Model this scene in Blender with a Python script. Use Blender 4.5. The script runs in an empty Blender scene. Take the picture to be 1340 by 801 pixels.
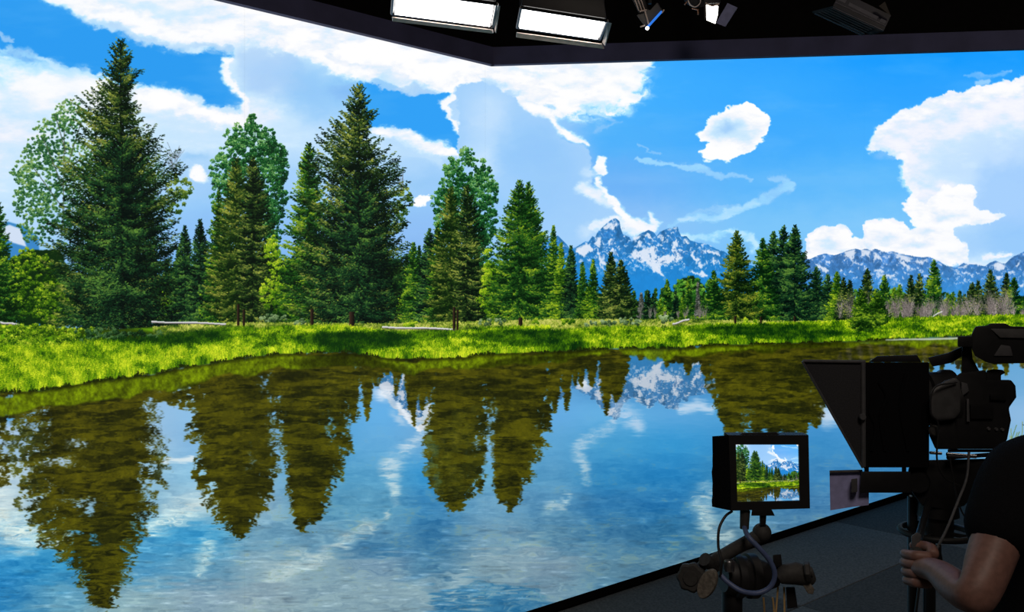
import bpy, bmesh, math, random
import numpy as np
from mathutils import Vector, Matrix, Quaternion

# ---------------------------------------------------------------- camera, world, exposure
SC = bpy.context.scene
COL = SC.collection
F = 1100.0                       # focal length in pixels of the 1340 x 801 frame
EYE = 1.70
cam_d = bpy.data.cameras.new('camera')
cam_d.sensor_width = 36.0
cam_d.lens = 36.0 * F / 1340.0
cam_d.clip_start = 0.05
cam = bpy.data.objects.new('camera', cam_d)
cam.location = (0, 0, EYE)
cam.rotation_euler = (math.pi / 2, 0, 0)
COL.objects.link(cam)
SC.camera = cam
W = bpy.data.worlds.new('world'); SC.world = W
W.use_nodes = True
W.node_tree.nodes['Background'].inputs[0].default_value = (0.35, 0.33, 0.32, 1)
W.node_tree.nodes['Background'].inputs[1].default_value = 0.0
SC.view_settings.view_transform = 'Standard'
SC.view_settings.look = 'None'
SC.view_settings.gamma = 1.0
SC.view_settings.exposure = 0.0
SC.view_settings.use_curve_mapping = False
SC.cycles.use_denoising = True
# two dim warm fill lights, added out of view to brighten floor and equipment
def fill_light(x, y, z, e, size, col):
    l = bpy.data.lights.new('fill_light', 'AREA'); l.energy = e; l.size = size; l.color = col
    o = bpy.data.objects.new('fill_light', l); o.location = (x, y, z); COL.objects.link(o)
    return o
fill_obj = fill_light(0.2, -1.6, 4.6, 55, 1.2, (1.0, 0.86, 0.74)); fill_obj.rotation_euler = (math.radians(32), 0, 0)
fill_obj = fill_light(3.4, 2.2, 4.9, 14, 1.0, (1.0, 0.86, 0.74))

# ---------------------------------------------------------------- helpers
def pt(px, py, Y):
    """world point that lies Y metres ahead of the photographer at that place in the view"""
    return Vector(((px - 670.0) / F * Y, Y, EYE - (py - 400.5) / F * Y))

def mat(name, col, rough=0.6, metal=0.0, bump=0.0, scale=40.0, emit=None, strength=0.0, spec=0.4, vary=0.15, stretch=(1, 1, 1)):
    m = bpy.data.materials.new(name); m.use_nodes = True
    nt = m.node_tree; b = nt.nodes['Principled BSDF']
    b.inputs['Roughness'].default_value = rough
    b.inputs['Metallic'].default_value = metal
    b.inputs['Specular IOR Level'].default_value = spec
    tc = nt.nodes.new('ShaderNodeTexCoord'); mp = nt.nodes.new('ShaderNodeMapping')
    mp.inputs['Scale'].default_value = stretch
    nz = nt.nodes.new('ShaderNodeTexNoise'); nz.inputs['Scale'].default_value = scale; nz.inputs['Detail'].default_value = 4
    nt.links.new(tc.outputs['Object'], mp.inputs[0]); nt.links.new(mp.outputs[0], nz.inputs[0])
    cr = nt.nodes.new('ShaderNodeValToRGB')
    c = Vector(col)
    cr.color_ramp.elements[0].color = (*(c * (1 - vary)), 1); cr.color_ramp.elements[1].color = (*(c * (1 + vary)), 1)
    cr.color_ramp.elements[0].position = 0.35; cr.color_ramp.elements[1].position = 0.65
    nt.links.new(nz.outputs[0], cr.inputs[0]); nt.links.new(cr.outputs[0], b.inputs['Base Color'])
    if bump:
        bp = nt.nodes.new('ShaderNodeBump'); bp.inputs['Strength'].default_value = bump; bp.inputs['Distance'].default_value = 0.002
        nt.links.new(nz.outputs[0], bp.inputs['Height']); nt.links.new(bp.outputs[0], b.inputs['Normal'])
    if emit:
        b.inputs['Emission Color'].default_value = (*emit, 1); b.inputs['Emission Strength'].default_value = strength
    return m

M = dict(
    black=mat('black_plastic', (0.010, 0.010, 0.011), 0.55, spec=0.3),
    blackmetal=mat('black_metal', (0.014, 0.014, 0.015), 0.38, 0.3),
    soft=mat('soft_rubber', (0.030, 0.029, 0.028), 0.7, bump=0.3, scale=120),
    worn=mat('worn_rubber', (0.13, 0.115, 0.095), 0.75, bump=0.4, scale=160, vary=0.3),
    cloth=mat('black_cloth', (0.006, 0.006, 0.007), 0.95, bump=0.6, scale=300, spec=0.05),
    hood=mat('hood_fabric', (0.036, 0.036, 0.040), 0.9, bump=0.5, scale=260, spec=0.1),
    grey=mat('grey_shell', (0.055, 0.055, 0.056), 0.5, bump=0.1),
    edge=mat('grey_edge', (0.07, 0.07, 0.075), 0.5),
    chrome=mat('bright_steel', (0.55, 0.55, 0.56), 0.3, 1.0),
    alu=mat('painted_aluminium', (0.75, 0.60, 0.52), 0.45, 0.0),
    card=mat('frosted_card', (0.34, 0.34, 0.60), 0.7),
    cable=mat('black_cable', (0.012, 0.012, 0.013), 0.5),
    bluecable=mat('blue_grey_cable', (0.07, 0.10, 0.21), 0.45),
    tan=mat('tan_cord', (0.42, 0.27, 0.11), 0.7),
    kick=mat('black_skirting', (0.003, 0.003, 0.003), 0.8, spec=0.1),
    header=mat('navy_bulkhead', (0.05, 0.052, 0.118), 0.75, bump=0.1, scale=8),
    void=mat('black_paint', (0.004, 0.0038, 0.0036), 0.95, spec=0.05),
    skin=mat('skin', (0.19, 0.098, 0.078), 0.5, bump=0.25, scale=90, vary=0.12),
    hair=mat('dark_hair', (0.02, 0.013, 0.01), 0.6, bump=0.8, scale=200),
    lens=mat('lens_glass', (0.01, 0.012, 0.02), 0.05, spec=0.8),
    bluepaint=mat('blue_grey_paint', (0.17, 0.19, 0.36), 0.5),
    bluelit=mat('blue_gel_edge', (0.02, 0.1, 0.5), 0.4, emit=(0.03, 0.22, 0.9), strength=0.8),
    lamp=mat('lit_diffuser', (0.9, 0.9, 0.9), 0.5, emit=(1.0, 0.965, 0.93), strength=8.0),
    spot=mat('lit_lens', (0.9, 0.9, 0.9), 0.5, emit=(1.0, 0.97, 0.88), strength=5.0),
    led=mat('unlit_led_lamps', (0.003, 0.016, 0.03), 0.6, spec=0.1),
    copper=mat('copper_clamp', (0.5, 0.26, 0.16), 0.4, 0.6),
)

def tag(o, label=None, cat=None, group=None, kind=None):
    if label: o['label'] = label
    if cat: o['category'] = cat
    if group: o['group'] = group
    if kind: o['kind'] = kind
    return o

def thing(name, loc, label, cat, group=None):
    o = bpy.data.objects.new(name, None); o.location = loc; o.empty_display_size = 0.05
    COL.objects.link(o); return tag(o, label, cat, group)

def world_root(p):
    v = Vector((0, 0, 0))
    while p is not None:
        v += p.location; p = p.parent
    return v

def link(name, me, material, parent=None, smooth=False):
    if material: me.materials.append(material)
    if smooth:
        for p in me.polygons: p.use_smooth = True
    o = bpy.data.objects.new(name, me)
    COL.objects.link(o)
    if parent is not None:
        d = world_root(parent)
        me.transform(Matrix.Translation(-d))
        o.parent = parent
    return o

def done(name, bm, material, parent=None, smooth=False, bevel=0.0, seg=2):
    bmesh.ops.recalc_face_normals(bm, faces=bm.faces)
    if bevel:
        es = [e for e in bm.edges if len(e.link_faces) == 2 and e.calc_face_angle(0) > 0.6]
        bmesh.ops.bevel(bm, geom=es, offset=bevel, segments=seg, affect='EDGES', profile=0.6)
    me = bpy.data.meshes.new(name); bm.to_mesh(me); bm.free()
    o = link(name, me, material, parent, smooth)
    if smooth or bevel:
        for p in me.polygons: p.use_smooth = True
        try: me.set_sharp_from_angle(angle=math.radians(38))
        except Exception: pass
    return o

def add_box(bm, c, size, rot=None):
    r = bmesh.ops.create_cube(bm, size=1.0)
    m = Matrix.Translation(Vector(c)) @ (rot.to_4x4() if rot is not None else Matrix.Identity(4)) @ Matrix.Diagonal((*size, 1))
    bmesh.ops.transform(bm, matrix=m, verts=r['verts'])

def add_hull8(bm, a, b):
    """box from two quads of four points"""
    va = [bm.verts.new(p) for p in a]; vb = [bm.verts.new(p) for p in b]
    bm.faces.new(va); bm.faces.new(vb[::-1])
    n = len(va)
    for i in range(n):
        bm.faces.new((va[i], vb[i], vb[(i + 1) % n], va[(i + 1) % n]))

def add_prism(bm, pts, vec):
    pts = [Vector(p) for p in pts]
    add_hull8(bm, pts, [p + Vector(vec) for p in pts])

def px_prism(bm, poly, Y, thick, skew=0.0):
    P = [pt(x, y, Y) for x, y in poly]
    c = sum(P, Vector((0, 0, 0))) / len(P)
    # square to the line of sight, so the outline seen is that of its near face
    add_prism(bm, P, (c.x / c.y * thick + skew * thick * 0.3, thick, (c.z - EYE) / c.y * thick))

def frame_of(d):
    d = d.normalized()
    u = d.cross(Vector((0, 0, 1)))
    if u.length < 1e-3: u = Vector((1, 0, 0))
    u.normalize(); return u, d.cross(u).normalized()

def add_tube(bm, pts, r, n=12, cap=True):
    pts = [Vector(p) for p in pts]
    rs = r if isinstance(r, (list, tuple)) else [r] * len(pts)
    rings = []
    u0 = None
    for i, p in enumerate(pts):
        d = (pts[min(i + 1, len(pts) - 1)] - pts[max(i - 1, 0)]).normalized()
        if u0 is None: u, v = frame_of(d)
        else:
            u = (u0 - d * u0.dot(d)).normalized(); v = d.cross(u)
        u0 = u
        rings.append([bm.verts.new(p + (u * math.cos(2 * math.pi * k / n) + v * math.sin(2 * math.pi * k / n)) * rs[i]) for k in range(n)])
    for a, b in zip(rings[:-1], rings[1:]):
        for k in range(n):
            bm.faces.new((a[k], a[(k + 1) % n], b[(k + 1) % n], b[k]))
    if cap:
        bm.faces.new(rings[0][::-1]); bm.faces.new(rings[-1])

def smooth_path(pts, n=8):
    pts = [Vector(p) for p in pts]; out = []
    P = [pts[0] * 2 - pts[1]] + pts + [pts[-1] * 2 - pts[-2]]
    for i in range(1, len(P) - 2):
        for k in range(n):
            t = k / n
            a, b, c, d = P[i - 1], P[i], P[i + 1], P[i + 2]
            out.append(0.5 * ((2 * b) + (c - a) * t + (2 * a - 5 * b + 4 * c - d) * t * t + (3 * b - a - 3 * c + d) * t ** 3))
    out.append(pts[-1]); return out

def add_disc_stack(bm, p, axis, prof, n=24):
    """lathe: prof = [(distance along axis, radius), ...]"""
    axis = Vector(axis).normalized()
    add_tube2(bm, [Vector(p) + axis * t for t, _ in prof], [r for _, r in prof], axis, n)

def add_tube2(bm, pts, rs, axis, n):
    u, v = frame_of(axis); rings = []
    for p, r in zip(pts, rs):
        rings.append([bm.verts.new(p + (u * math.cos(2 * math.pi * k / n) + v * math.sin(2 * math.pi * k / n)) * max(r, 1e-4)) for k in range(n)])
    for a, b in zip(rings[:-1], rings[1:]):
        for k in range(n): bm.faces.new((a[k], a[(k + 1) % n], b[(k + 1) % n], b[k]))
    bm.faces.new(rings[0][::-1]); bm.faces.new(rings[-1])

def add_ball(bm, c, r, sx=1, sy=1, sz=1):
    q = bmesh.ops.create_uvsphere(bm, u_segments=20, v_segments=12, radius=r)
    bmesh.ops.transform(bm, matrix=Matrix.Translation(Vector(c)) @ Matrix.Diagonal((sx, sy, sz, 1)), verts=q['verts'])
# ---------------------------------------------------------------------------
# PICTURE SHOWN ON THE LED WALL: painted procedurally with numpy (no file read)
# picture coordinates run x -230..1520, y -30..930; PS samples per unit
# ---------------------------------------------------------------------------
PS = 2
PX0, PX1, PY0, PY1 = -250, 1480, -30, 1060
PW, PH = (PX1 - PX0) * PS, (PY1 - PY0) * PS
rng = np.random.RandomState(7)

def rgb(r, g, b):
    return np.array([r, g, b], np.float32) / 255.0

def vnoise(w, h, sx, sy, seed):
    """smooth value noise, cell size sx, sy in samples"""
    r = np.random.RandomState(seed)
    gw, gh = int(w / sx) + 3, int(h / sy) + 3
    g = r.rand(gh, gw).astype(np.float32)
    x = np.arange(w, dtype=np.float32) / sx
    y = np.arange(h, dtype=np.float32) / sy
    xi = x.astype(int); yi = y.astype(int)
    fx = x - xi; fy = y - yi
    fx = fx * fx * (3 - 2 * fx); fy = (fy * fy * (3 - 2 * fy))[:, None]
    a = g[:, xi] * (1 - fx) + g[:, xi + 1] * fx
    return a[yi] * (1 - fy) + a[yi + 1] * fy

def fbm(w, h, sx, sy, seed, octs=4, gain=0.5):
    out = np.zeros((h, w), np.float32); amp = 1.0; tot = 0
    for o in range(octs):
        out += amp * vnoise(w, h, max(sx, 1.01), max(sy, 1.01), seed * 31 + o); tot += amp
        amp *= gain; sx /= 2.0; sy /= 2.0
    return (out / tot - 0.5) * 2.0

def blur(a, r):
    """two passes of a box blur, radius in samples"""
    r = int(round(r))
    if r < 1: return a
    for _ in range(2):
        for ax in (0, 1):
            pad = [(0, 0)] * a.ndim; pad[ax] = (r + 1, r)
            c = np.cumsum(np.pad(a, pad, mode='edge'), axis=ax, dtype=np.float64)
            n = a.shape[ax]
            hi = np.take(c, np.arange(2 * r + 1, 2 * r + 1 + n), axis=ax)
            lo = np.take(c, np.arange(0, n), axis=ax)
            a = ((hi - lo) / (2 * r + 1)).astype(np.float32)
    return a

def sstep(a, b, x):
    t = np.clip((x - a) / (b - a), 0, 1)
    return t * t * (3 - 2 * t)

WX = fbm(PW, PH, 44 * PS, 36 * PS, 11, 6, 0.55)      # warps that ragged every outline
WY = fbm(PW, PH, 44 * PS, 36 * PS, 12, 6, 0.55)

NZ = np.clip(fbm(PW, PH, 30 * PS, 16 * PS, 13, 6, 0.62) * 1.5, -1, 1)      # wispy
NB = 1 - np.abs(fbm(PW, PH, 18 * PS, 18 * PS, 14, 5, 0.55)) * 2.6           # billowy

def feather(a, sl, k, w, billow=False):
    """turn a blurred mask into one with a feathered (wispy or billowy) edge"""
    n = (NB if billow else NZ)[sl]
    return sstep(0.5 - w, 0.5 + w, a + n * k * np.clip(4 * a * (1 - a), 0, 1))

def cloud(C, pts, col, r=5, k=0.45, w=0.3, alpha=1.0, billow=False, tex=None, warp=3):
    sl, a = poly_mask(pts, r, warp, 6 + r * 3)
    a = feather(a, sl, k, w, billow) * alpha
    if tex is not None: a = a * tex[sl]
    C[sl] += (np.asarray(col) - C[sl]) * a[..., None]

def box(x0, y0, x1, y1):
    a = max(0, int((x0 - PX0) * PS)); b = min(PW, int((x1 - PX0) * PS))
    c = max(0, int((y0 - PY0) * PS)); d = min(PH, int((y1 - PY0) * PS))
    return slice(c, d), slice(a, b)

def coords(sl):
    ys = np.arange(sl[0].start, sl[0].stop, dtype=np.float32) / PS + PY0
    xs = np.arange(sl[1].start, sl[1].stop, dtype=np.float32) / PS + PX0
    return np.broadcast_to(xs[None, :], (len(ys), len(xs))), np.broadcast_to(ys[:, None], (len(ys), len(xs)))

def inside(pts, X, Y):
    m = np.zeros(X.shape, bool)
    n = len(pts)
    for i in range(n):
        x1, y1 = pts[i]; x2, y2 = pts[(i + 1) % n]
        if y1 == y2: continue
        c = (Y >= min(y1, y2)) & (Y < max(y1, y2))
        m ^= c & (X < (x2 - x1) * (Y - y1) / (y2 - y1) + x1)
    return m

def poly_mask(pts, soft=0.0, warp=0.0, margin=None):
    m = margin if margin is not None else 4 + soft * 2.2 + warp
    xs = [p[0] for p in pts]; ys = [p[1] for p in pts]
    sl = box(min(xs) - m, min(ys) - m, max(xs) + m, max(ys) + m)
    X, Y = coords(sl)
    if warp:
        X = X + WX[sl] * warp; Y = Y + WY[sl] * warp
    a = inside(pts, X, Y).astype(np.float32)
    return sl, blur(a, soft * PS)

def fill(C, pts, col, soft=0.3, warp=0.0, alpha=1.0, tex=None):
    sl, a = poly_mask(pts, soft, warp)
    a = (a * alpha)
    if tex is not None: a = a * tex[sl]
    C[sl] += (np.asarray(col) - C[sl]) * a[..., None]

def blob(C, x, y, rx, ry, col, alpha=1.0, warp=0.0, hard=0.0, tex=None, rot=0.0, k_=0.0, w_=0.35, billow=False):
    k = 1.6 if hard < 0.5 else 1.2
    R = max(rx, ry) * k + warp
    sl = box(x - R, y - R, x + R, y + R)
    if sl[0].stop <= sl[0].start or sl[1].stop <= sl[1].start: return
    X, Y = coords(sl)
    X = X - x; Y = Y - y
    if warp: X = X + WX[sl] * warp; Y = Y + WY[sl] * warp
    if rot:
        c, s = math.cos(rot), math.sin(rot); X, Y = X * c + Y * s, -X * s + Y * c
    d = np.sqrt((X / rx) ** 2 + (Y / ry) ** 2)
    a = 1 - sstep(hard, k * 0.95, d)
    if k_: a = feather(a, sl, k_, w_, billow)
    if tex is not None: a = a * tex[sl]
    C[sl] += (np.asarray(col) - C[sl]) * (a * alpha)[..., None]

def ribbon(C, pts, col, alpha=1.0, warp=0.0, tex=None, k=0.45, w=0.5, billow=False):
    """soft stroke through (x, y, radius) points"""
    m = max(p[2] for p in pts) * 1.6 + warp
    sl = box(min(p[0] for p in pts) - m, min(p[1] for p in pts) - m, max(p[0] for p in pts) + m, max(p[1] for p in pts) + m)
    X, Y = coords(sl)
    if warp: X = X + WX[sl] * warp; Y = Y + WY[sl] * warp
    best = np.zeros(X.shape, np.float32)
    for (x1, y1, r1), (x2, y2, r2) in zip(pts[:-1], pts[1:]):
        dx, dy = x2 - x1, y2 - y1
        t = np.clip(((X - x1) * dx + (Y - y1) * dy) / (dx * dx + dy * dy + 1e-6), 0, 1)
        d = np.sqrt((X - x1 - t * dx) ** 2 + (Y - y1 - t * dy) ** 2)
        best = np.maximum(best, 1 - sstep(0.1, 1.5, d / (r1 + (r2 - r1) * t)))
    if k: best = feather(best, sl, k, w, billow)
    if tex is not None: best = best * tex[sl]
    C[sl] += (np.asarray(col) - C[sl]) * (best * alpha)[..., None]

def strokes(C, A, x, y, dx, dy, n, col, wid):
    """N little strokes; later ones cover earlier ones. wid in samples (1, 2 or 3)"""
    t = np.linspace(0, 1, n, dtype=np.float32)[None, :]
    X = (x[:, None] + dx[:, None] * t - PX0) * PS
    Y = (y[:, None] + dy[:, None] * t - PY0) * PS
    offs = [(0, 0)] if wid == 1 else [(0, 0), (1, 0), (0, 1)] if wid == 2 else [(0, 0), (1, 0), (0, 1), (1, 1), (-1, 0)]
    col = np.repeat(col.astype(np.float32), n, axis=0)
    XI = np.concatenate([(X + ox).astype(np.int32).ravel()[None] for ox, oy in offs], 0).T.ravel()
    YI = np.concatenate([(Y + oy).astype(np.int32).ravel()[None] for ox, oy in offs], 0).T.ravel()
    col = np.repeat(col, len(offs), axis=0)
    ok = (XI >= 0) & (XI < PW) & (YI >= 0) & (YI < PH)
    C[YI[ok], XI[ok]] = col[ok]
    if A is not None: A[YI[ok], XI[ok]] = 1.0

PATCH = fbm(PW, PH, 16 * PS, 12 * PS, 15, 4, 0.6)

def patch(x, y):
    return PATCH[np.clip(((y - PY0) * PS).astype(int), 0, PH - 1), np.clip(((x - PX0) * PS).astype(int), 0, PW - 1)]

def ramp(pal, lit):
    lit = np.clip(lit, 0, 1)[:, None]
    return np.where(lit < 0.5, pal[0] + (pal[1] - pal[0]) * (lit * 2), pal[1] + (pal[2] - pal[1]) * (lit * 2 - 1))

def conifer(C, cx, top, base, prof, pal, seed=0, A=None, dens=1.0, core=0.5, lean=0.0, fine=1.0, light=(-0.3, 0.35), ragged=1.0):
    """prof: list of (t, half width left, half width right); pal: dark, mid, light colours.
    base < top draws it upside down (a reflection)"""
    r = np.random.RandomState(1000 + seed)
    H = base - top; sg = 1.0 if H > 0 else -1.0; H = abs(H)
    pt = [p[0] for p in prof]; pl = [p[1] for p in prof]; pr = [p[2] for p in prof]
    Wm = max(max(pl), max(pr))
    ss = float(np.clip(Wm / 34.0, 0.42, 1.0)) * fine
    tt = np.linspace(0.0, 1.0, max(int(H), 4))
    tw = 0.35 + 0.010 * H * tt
    strokes(C, A, cx + lean * tt - tw, top + sg * tt * H, 2 * tw, np.zeros_like(tw), max(3, int(4 + 0.03 * H * PS)), np.tile(pal[0] * 0.7 + rgb(10, 7, 4), (len(tt), 1)), 2)
    # shaded inner boughs
    nc = int(H * Wm * core * 0.55 * dens)
    t = np.sqrt(r.rand(nc)) * 0.97
    s = (r.rand(nc) * 2 - 1) * 0.9
    w = np.where(s < 0, np.interp(t, pt, pl), np.interp(t, pt, pr))
    x = cx + lean * t + s * w * 0.66
    y = top + sg * (t * H + np.abs(s) * w * 0.1)
    c = pal[0][None] * (0.6 + 0.7 * r.rand(nc, 1))
    strokes(C, A, x, y, np.sign(s) * (1 + 2 * r.rand(nc)) * ss, sg * (r.rand(nc) * 1.5), 4, c, 2)
    # boughs in whorls
    step = np.clip(2.6 + H * 0.008, 2.2, 5.5) * (0.55 + 0.45 * ss)
    nw = max(6, int(H / step)); per = int(7 * dens + 1)
    nb = nw * per
    t = (np.repeat(np.arange(nw), per) + 0.5 * r.rand(nb)) / nw
    az = r.rand(nb) * 2 * math.pi
    ca, f = np.cos(az), np.sin(az)
    ca = np.sign(ca) * np.abs(ca) ** 0.55
    side = np.where(ca < 0, np.interp(t, pt, pl), np.interp(t, pt, pr))
    L = side * (1.16 - 0.50 * ragged * r.rand(nb) ** 1.1) + 0.3
    m = np.maximum(4, (L * 1.35 / ss ** 0.6).astype(int))
    order = np.argsort(f + 0.35 * r.rand(nb), kind='stable')
    t, ca, f, L, m = t[order], ca[order], f[order], L[order], m[order]
    up = np.interp(t, [0, 0.12, 0.35, 0.65, 1], [1.15, 0.62, 0.25, 0.02, -0.12]) + (r.rand(nb) - 0.5) * 0.25
    bn = r.rand(nb)
    idx = np.repeat(np.arange(nb), m)
    N = len(idx)
    start = np.concatenate([[0], np.cumsum(m)[:-1]])
    s = (np.arange(N) - start[idx] + r.rand(N)) / m[idx]
    bt, bca, bf, bL, bu = t[idx], ca[idx], f[idx], L[idx], up[idx]
    bx = cx + lean * bt + bca * bL * s
    sag = (-bu * s + 0.34 * s - 0.40 * s ** 2.4) * bL * (0.5 + 0.5 * np.abs(bca))
    by = top + sg * (bt * H + 0.5 + sag + bf * bL * 0.15 * s)
    taper = 1.2 - 0.75 * s
    reach = (0.9 + 0.045 * bL) * ss * taper                # how far needles spread from the bough
    j = (r.rand(N) * 2 - 1)
    bx = bx + j * reach * 0.4
    byj = by + sg * j * reach
    out = np.sign(bca)
    dx = out * (0.6 + 1.9 * r.rand(N)) * ss * (0.35 + 0.65 * np.abs(bca)) * np.clip(0.35 + bt * 8, 0, 1)
    dyv = j * 1.3 * ss * r.rand(N) + 0.25 * ss - bu * ss * 0.8
    lit = 0.25 + 0.30 * bf - 0.24 * j + light[0] * bca * 0.5 * s + light[1] * (s - 0.55) + (r.rand(N) - 0.5) * 0.45
    lit += (bn[idx] - 0.5) * 0.45 + 0.62 * patch(bx, by)
    c = ramp(pal, lit) * (0.8 + 0.4 * r.rand(N, 1))
    strokes(C, A, bx, byj, dx, sg * dyv, 5, c, 2)

def leafy(C, blobs, pal, seed=0, A=None, n=1.0, gap=0.35, size=1.0, sg=1.0):
    """broadleaf crown: clusters of leaf specks inside overlapping ellipses (x, y, rx, ry)"""
    r = np.random.RandomState(5000 + seed)
    px, py, pc, ps = [], [], [], []
    for (x, y, rx, ry) in blobs:
        nc = max(3, int(rx * ry * 0.085 * n))
        a = r.rand(nc) * 2 * math.pi; q = np.sqrt(r.rand(nc))
        cx = x + rx * q * np.cos(a); cy = y + ry * q * np.sin(a)
        cr = (1.6 + 2.8 * r.rand(nc)) * size
        base = 0.45 - 0.35 * np.sin(a) * q * sg * 0.6 - 0.25 * np.cos(a) * q + (r.rand(nc) - 0.5) * 0.5
        k = int(26 * (1 - gap) * 1.6)
        ii = np.repeat(np.arange(nc), k)
        a2 = r.rand(len(ii)) * 2 * math.pi; q2 = np.sqrt(r.rand(len(ii)))
        px.append(cx[ii] + cr[ii] * q2 * np.cos(a2) * 1.1); py.append(cy[ii] + cr[ii] * q2 * np.sin(a2) * 0.9)
        pc.append(base[ii] - 0.35 * np.sin(a2) * q2 * sg + (r.rand(len(ii)) - 0.5) * 0.6)
    px = np.concatenate(px); py = np.concatenate(py); lit = np.clip(np.concatenate(pc) + 0.5 * patch(px, py) - 0.08, 0, 1)
    o = r.permutation(len(px))
    px, py, lit = px[o], py[o], lit[o]
    c = np.where((lit < 0.5)[:, None], pal[0] + (pal[1] - pal[0]) * (lit * 2)[:, None], pal[1] + (pal[2] - pal[1]) * (lit * 2 - 1)[:, None])
    c = c * (0.85 + 0.3 * r.rand(len(px), 1))
    ang = r.rand(len(px)) * 6.28
    ln = (0.4 + 0.9 * r.rand(len(px))) * size
    strokes(C, A, px, py, ln * np.cos(ang), ln * np.sin(ang), 3, c, 2)

def twigs(C, x, y, h, spread, col, seed, n=14):
    r = np.random.RandomState(seed)
    a = (r.rand(n) - 0.5) * spread; ln = h * (0.4 + 0.6 * r.rand(n)); s = r.rand(n) * 0.5
    strokes(C, None, x + np.sin(a) * s * h * 0.3, y - s * h * 0.5, np.sin(a) * ln, -np.cos(a) * ln * 0.8, int(h * 2) + 4, np.tile(col, (n, 1)), 1)

def grassy(C, x0, x1, ytop, ybot, n, pal, hgt, seed, lit=None):
    """upright blades; ytop / ybot are functions of x; lit(x, y) gives 0 (shade) .. 1 (sun)"""
    r = np.random.RandomState(9000 + seed)
    x = x0 + (x1 - x0) * r.rand(n)
    v = r.rand(n)
    a, b = ytop(x), ybot(x)
    y = a + (b - a) * v
    o = np.argsort(y); x, y, v = x[o], y[o], v[o]
    L = 0.5 + 0.35 * (r.rand(n) - 0.5) * 2
    if lit is not None: L = L * 0.75 + 0.25; L = L * lit(x, y) + (r.rand(n) - 0.5) * 0.12
    L = np.clip(L + (0.95 * patch(x, y * 2 - 440) + 0.65 * patch(x * 3 % 1200, y * 5 % 800) + (r.rand(n) - 0.5) * 0.35) * (0.25 + 0.75 * L), 0, 1)
    c = np.where((L < 0.5)[:, None], pal[0] + (pal[1] - pal[0]) * (L * 2)[:, None], pal[1] + (pal[2] - pal[1]) * (L * 2 - 1)[:, None])
    c = c * (0.85 + 0.3 * r.rand(n, 1))
    h = hgt(x) * (0.5 + 0.8 * r.rand(n))
    strokes(C, None, x, y, (r.rand(n) - 0.5) * h * 0.6, -h, 7, c, 2 if True else 1)

# --------------------------------------------------------------------------- sky
def gradient_grid(xs, ys, cols):
    """smooth colour field from a coarse table cols[row][col] (0..255)"""
    g = np.array(cols, np.float32) / 255.0
    X = np.arange(PW, dtype=np.float32) / PS + PX0; Y = np.arange(PH, dtype=np.float32) / PS + PY0
    xi = np.interp(X, xs, np.arange(len(xs))); yi = np.interp(Y, ys, np.arange(len(ys)))
    x0 = np.minimum(xi.astype(int), len(xs) - 2); y0 = np.minimum(yi.astype(int), len(ys) - 2)
    fx = (xi - x0)[None, :, None].astype(np.float32); fy = (yi - y0)[:, None, None].astype(np.float32)
    fx = fx * fx * (3 - 2 * fx); fy = fy * fy * (3 - 2 * fy)
    a = g[y0][:, x0] * (1 - fx) + g[y0][:, x0 + 1] * fx
    b = g[y0 + 1][:, x0] * (1 - fx) + g[y0 + 1][:, x0 + 1] * fx
    return (a * (1 - fy) + b * fy).astype(np.float32)

WHITE = rgb(255, 255, 255); LAV = rgb(196, 213, 248); LAV2 = rgb(172, 200, 246)

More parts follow.
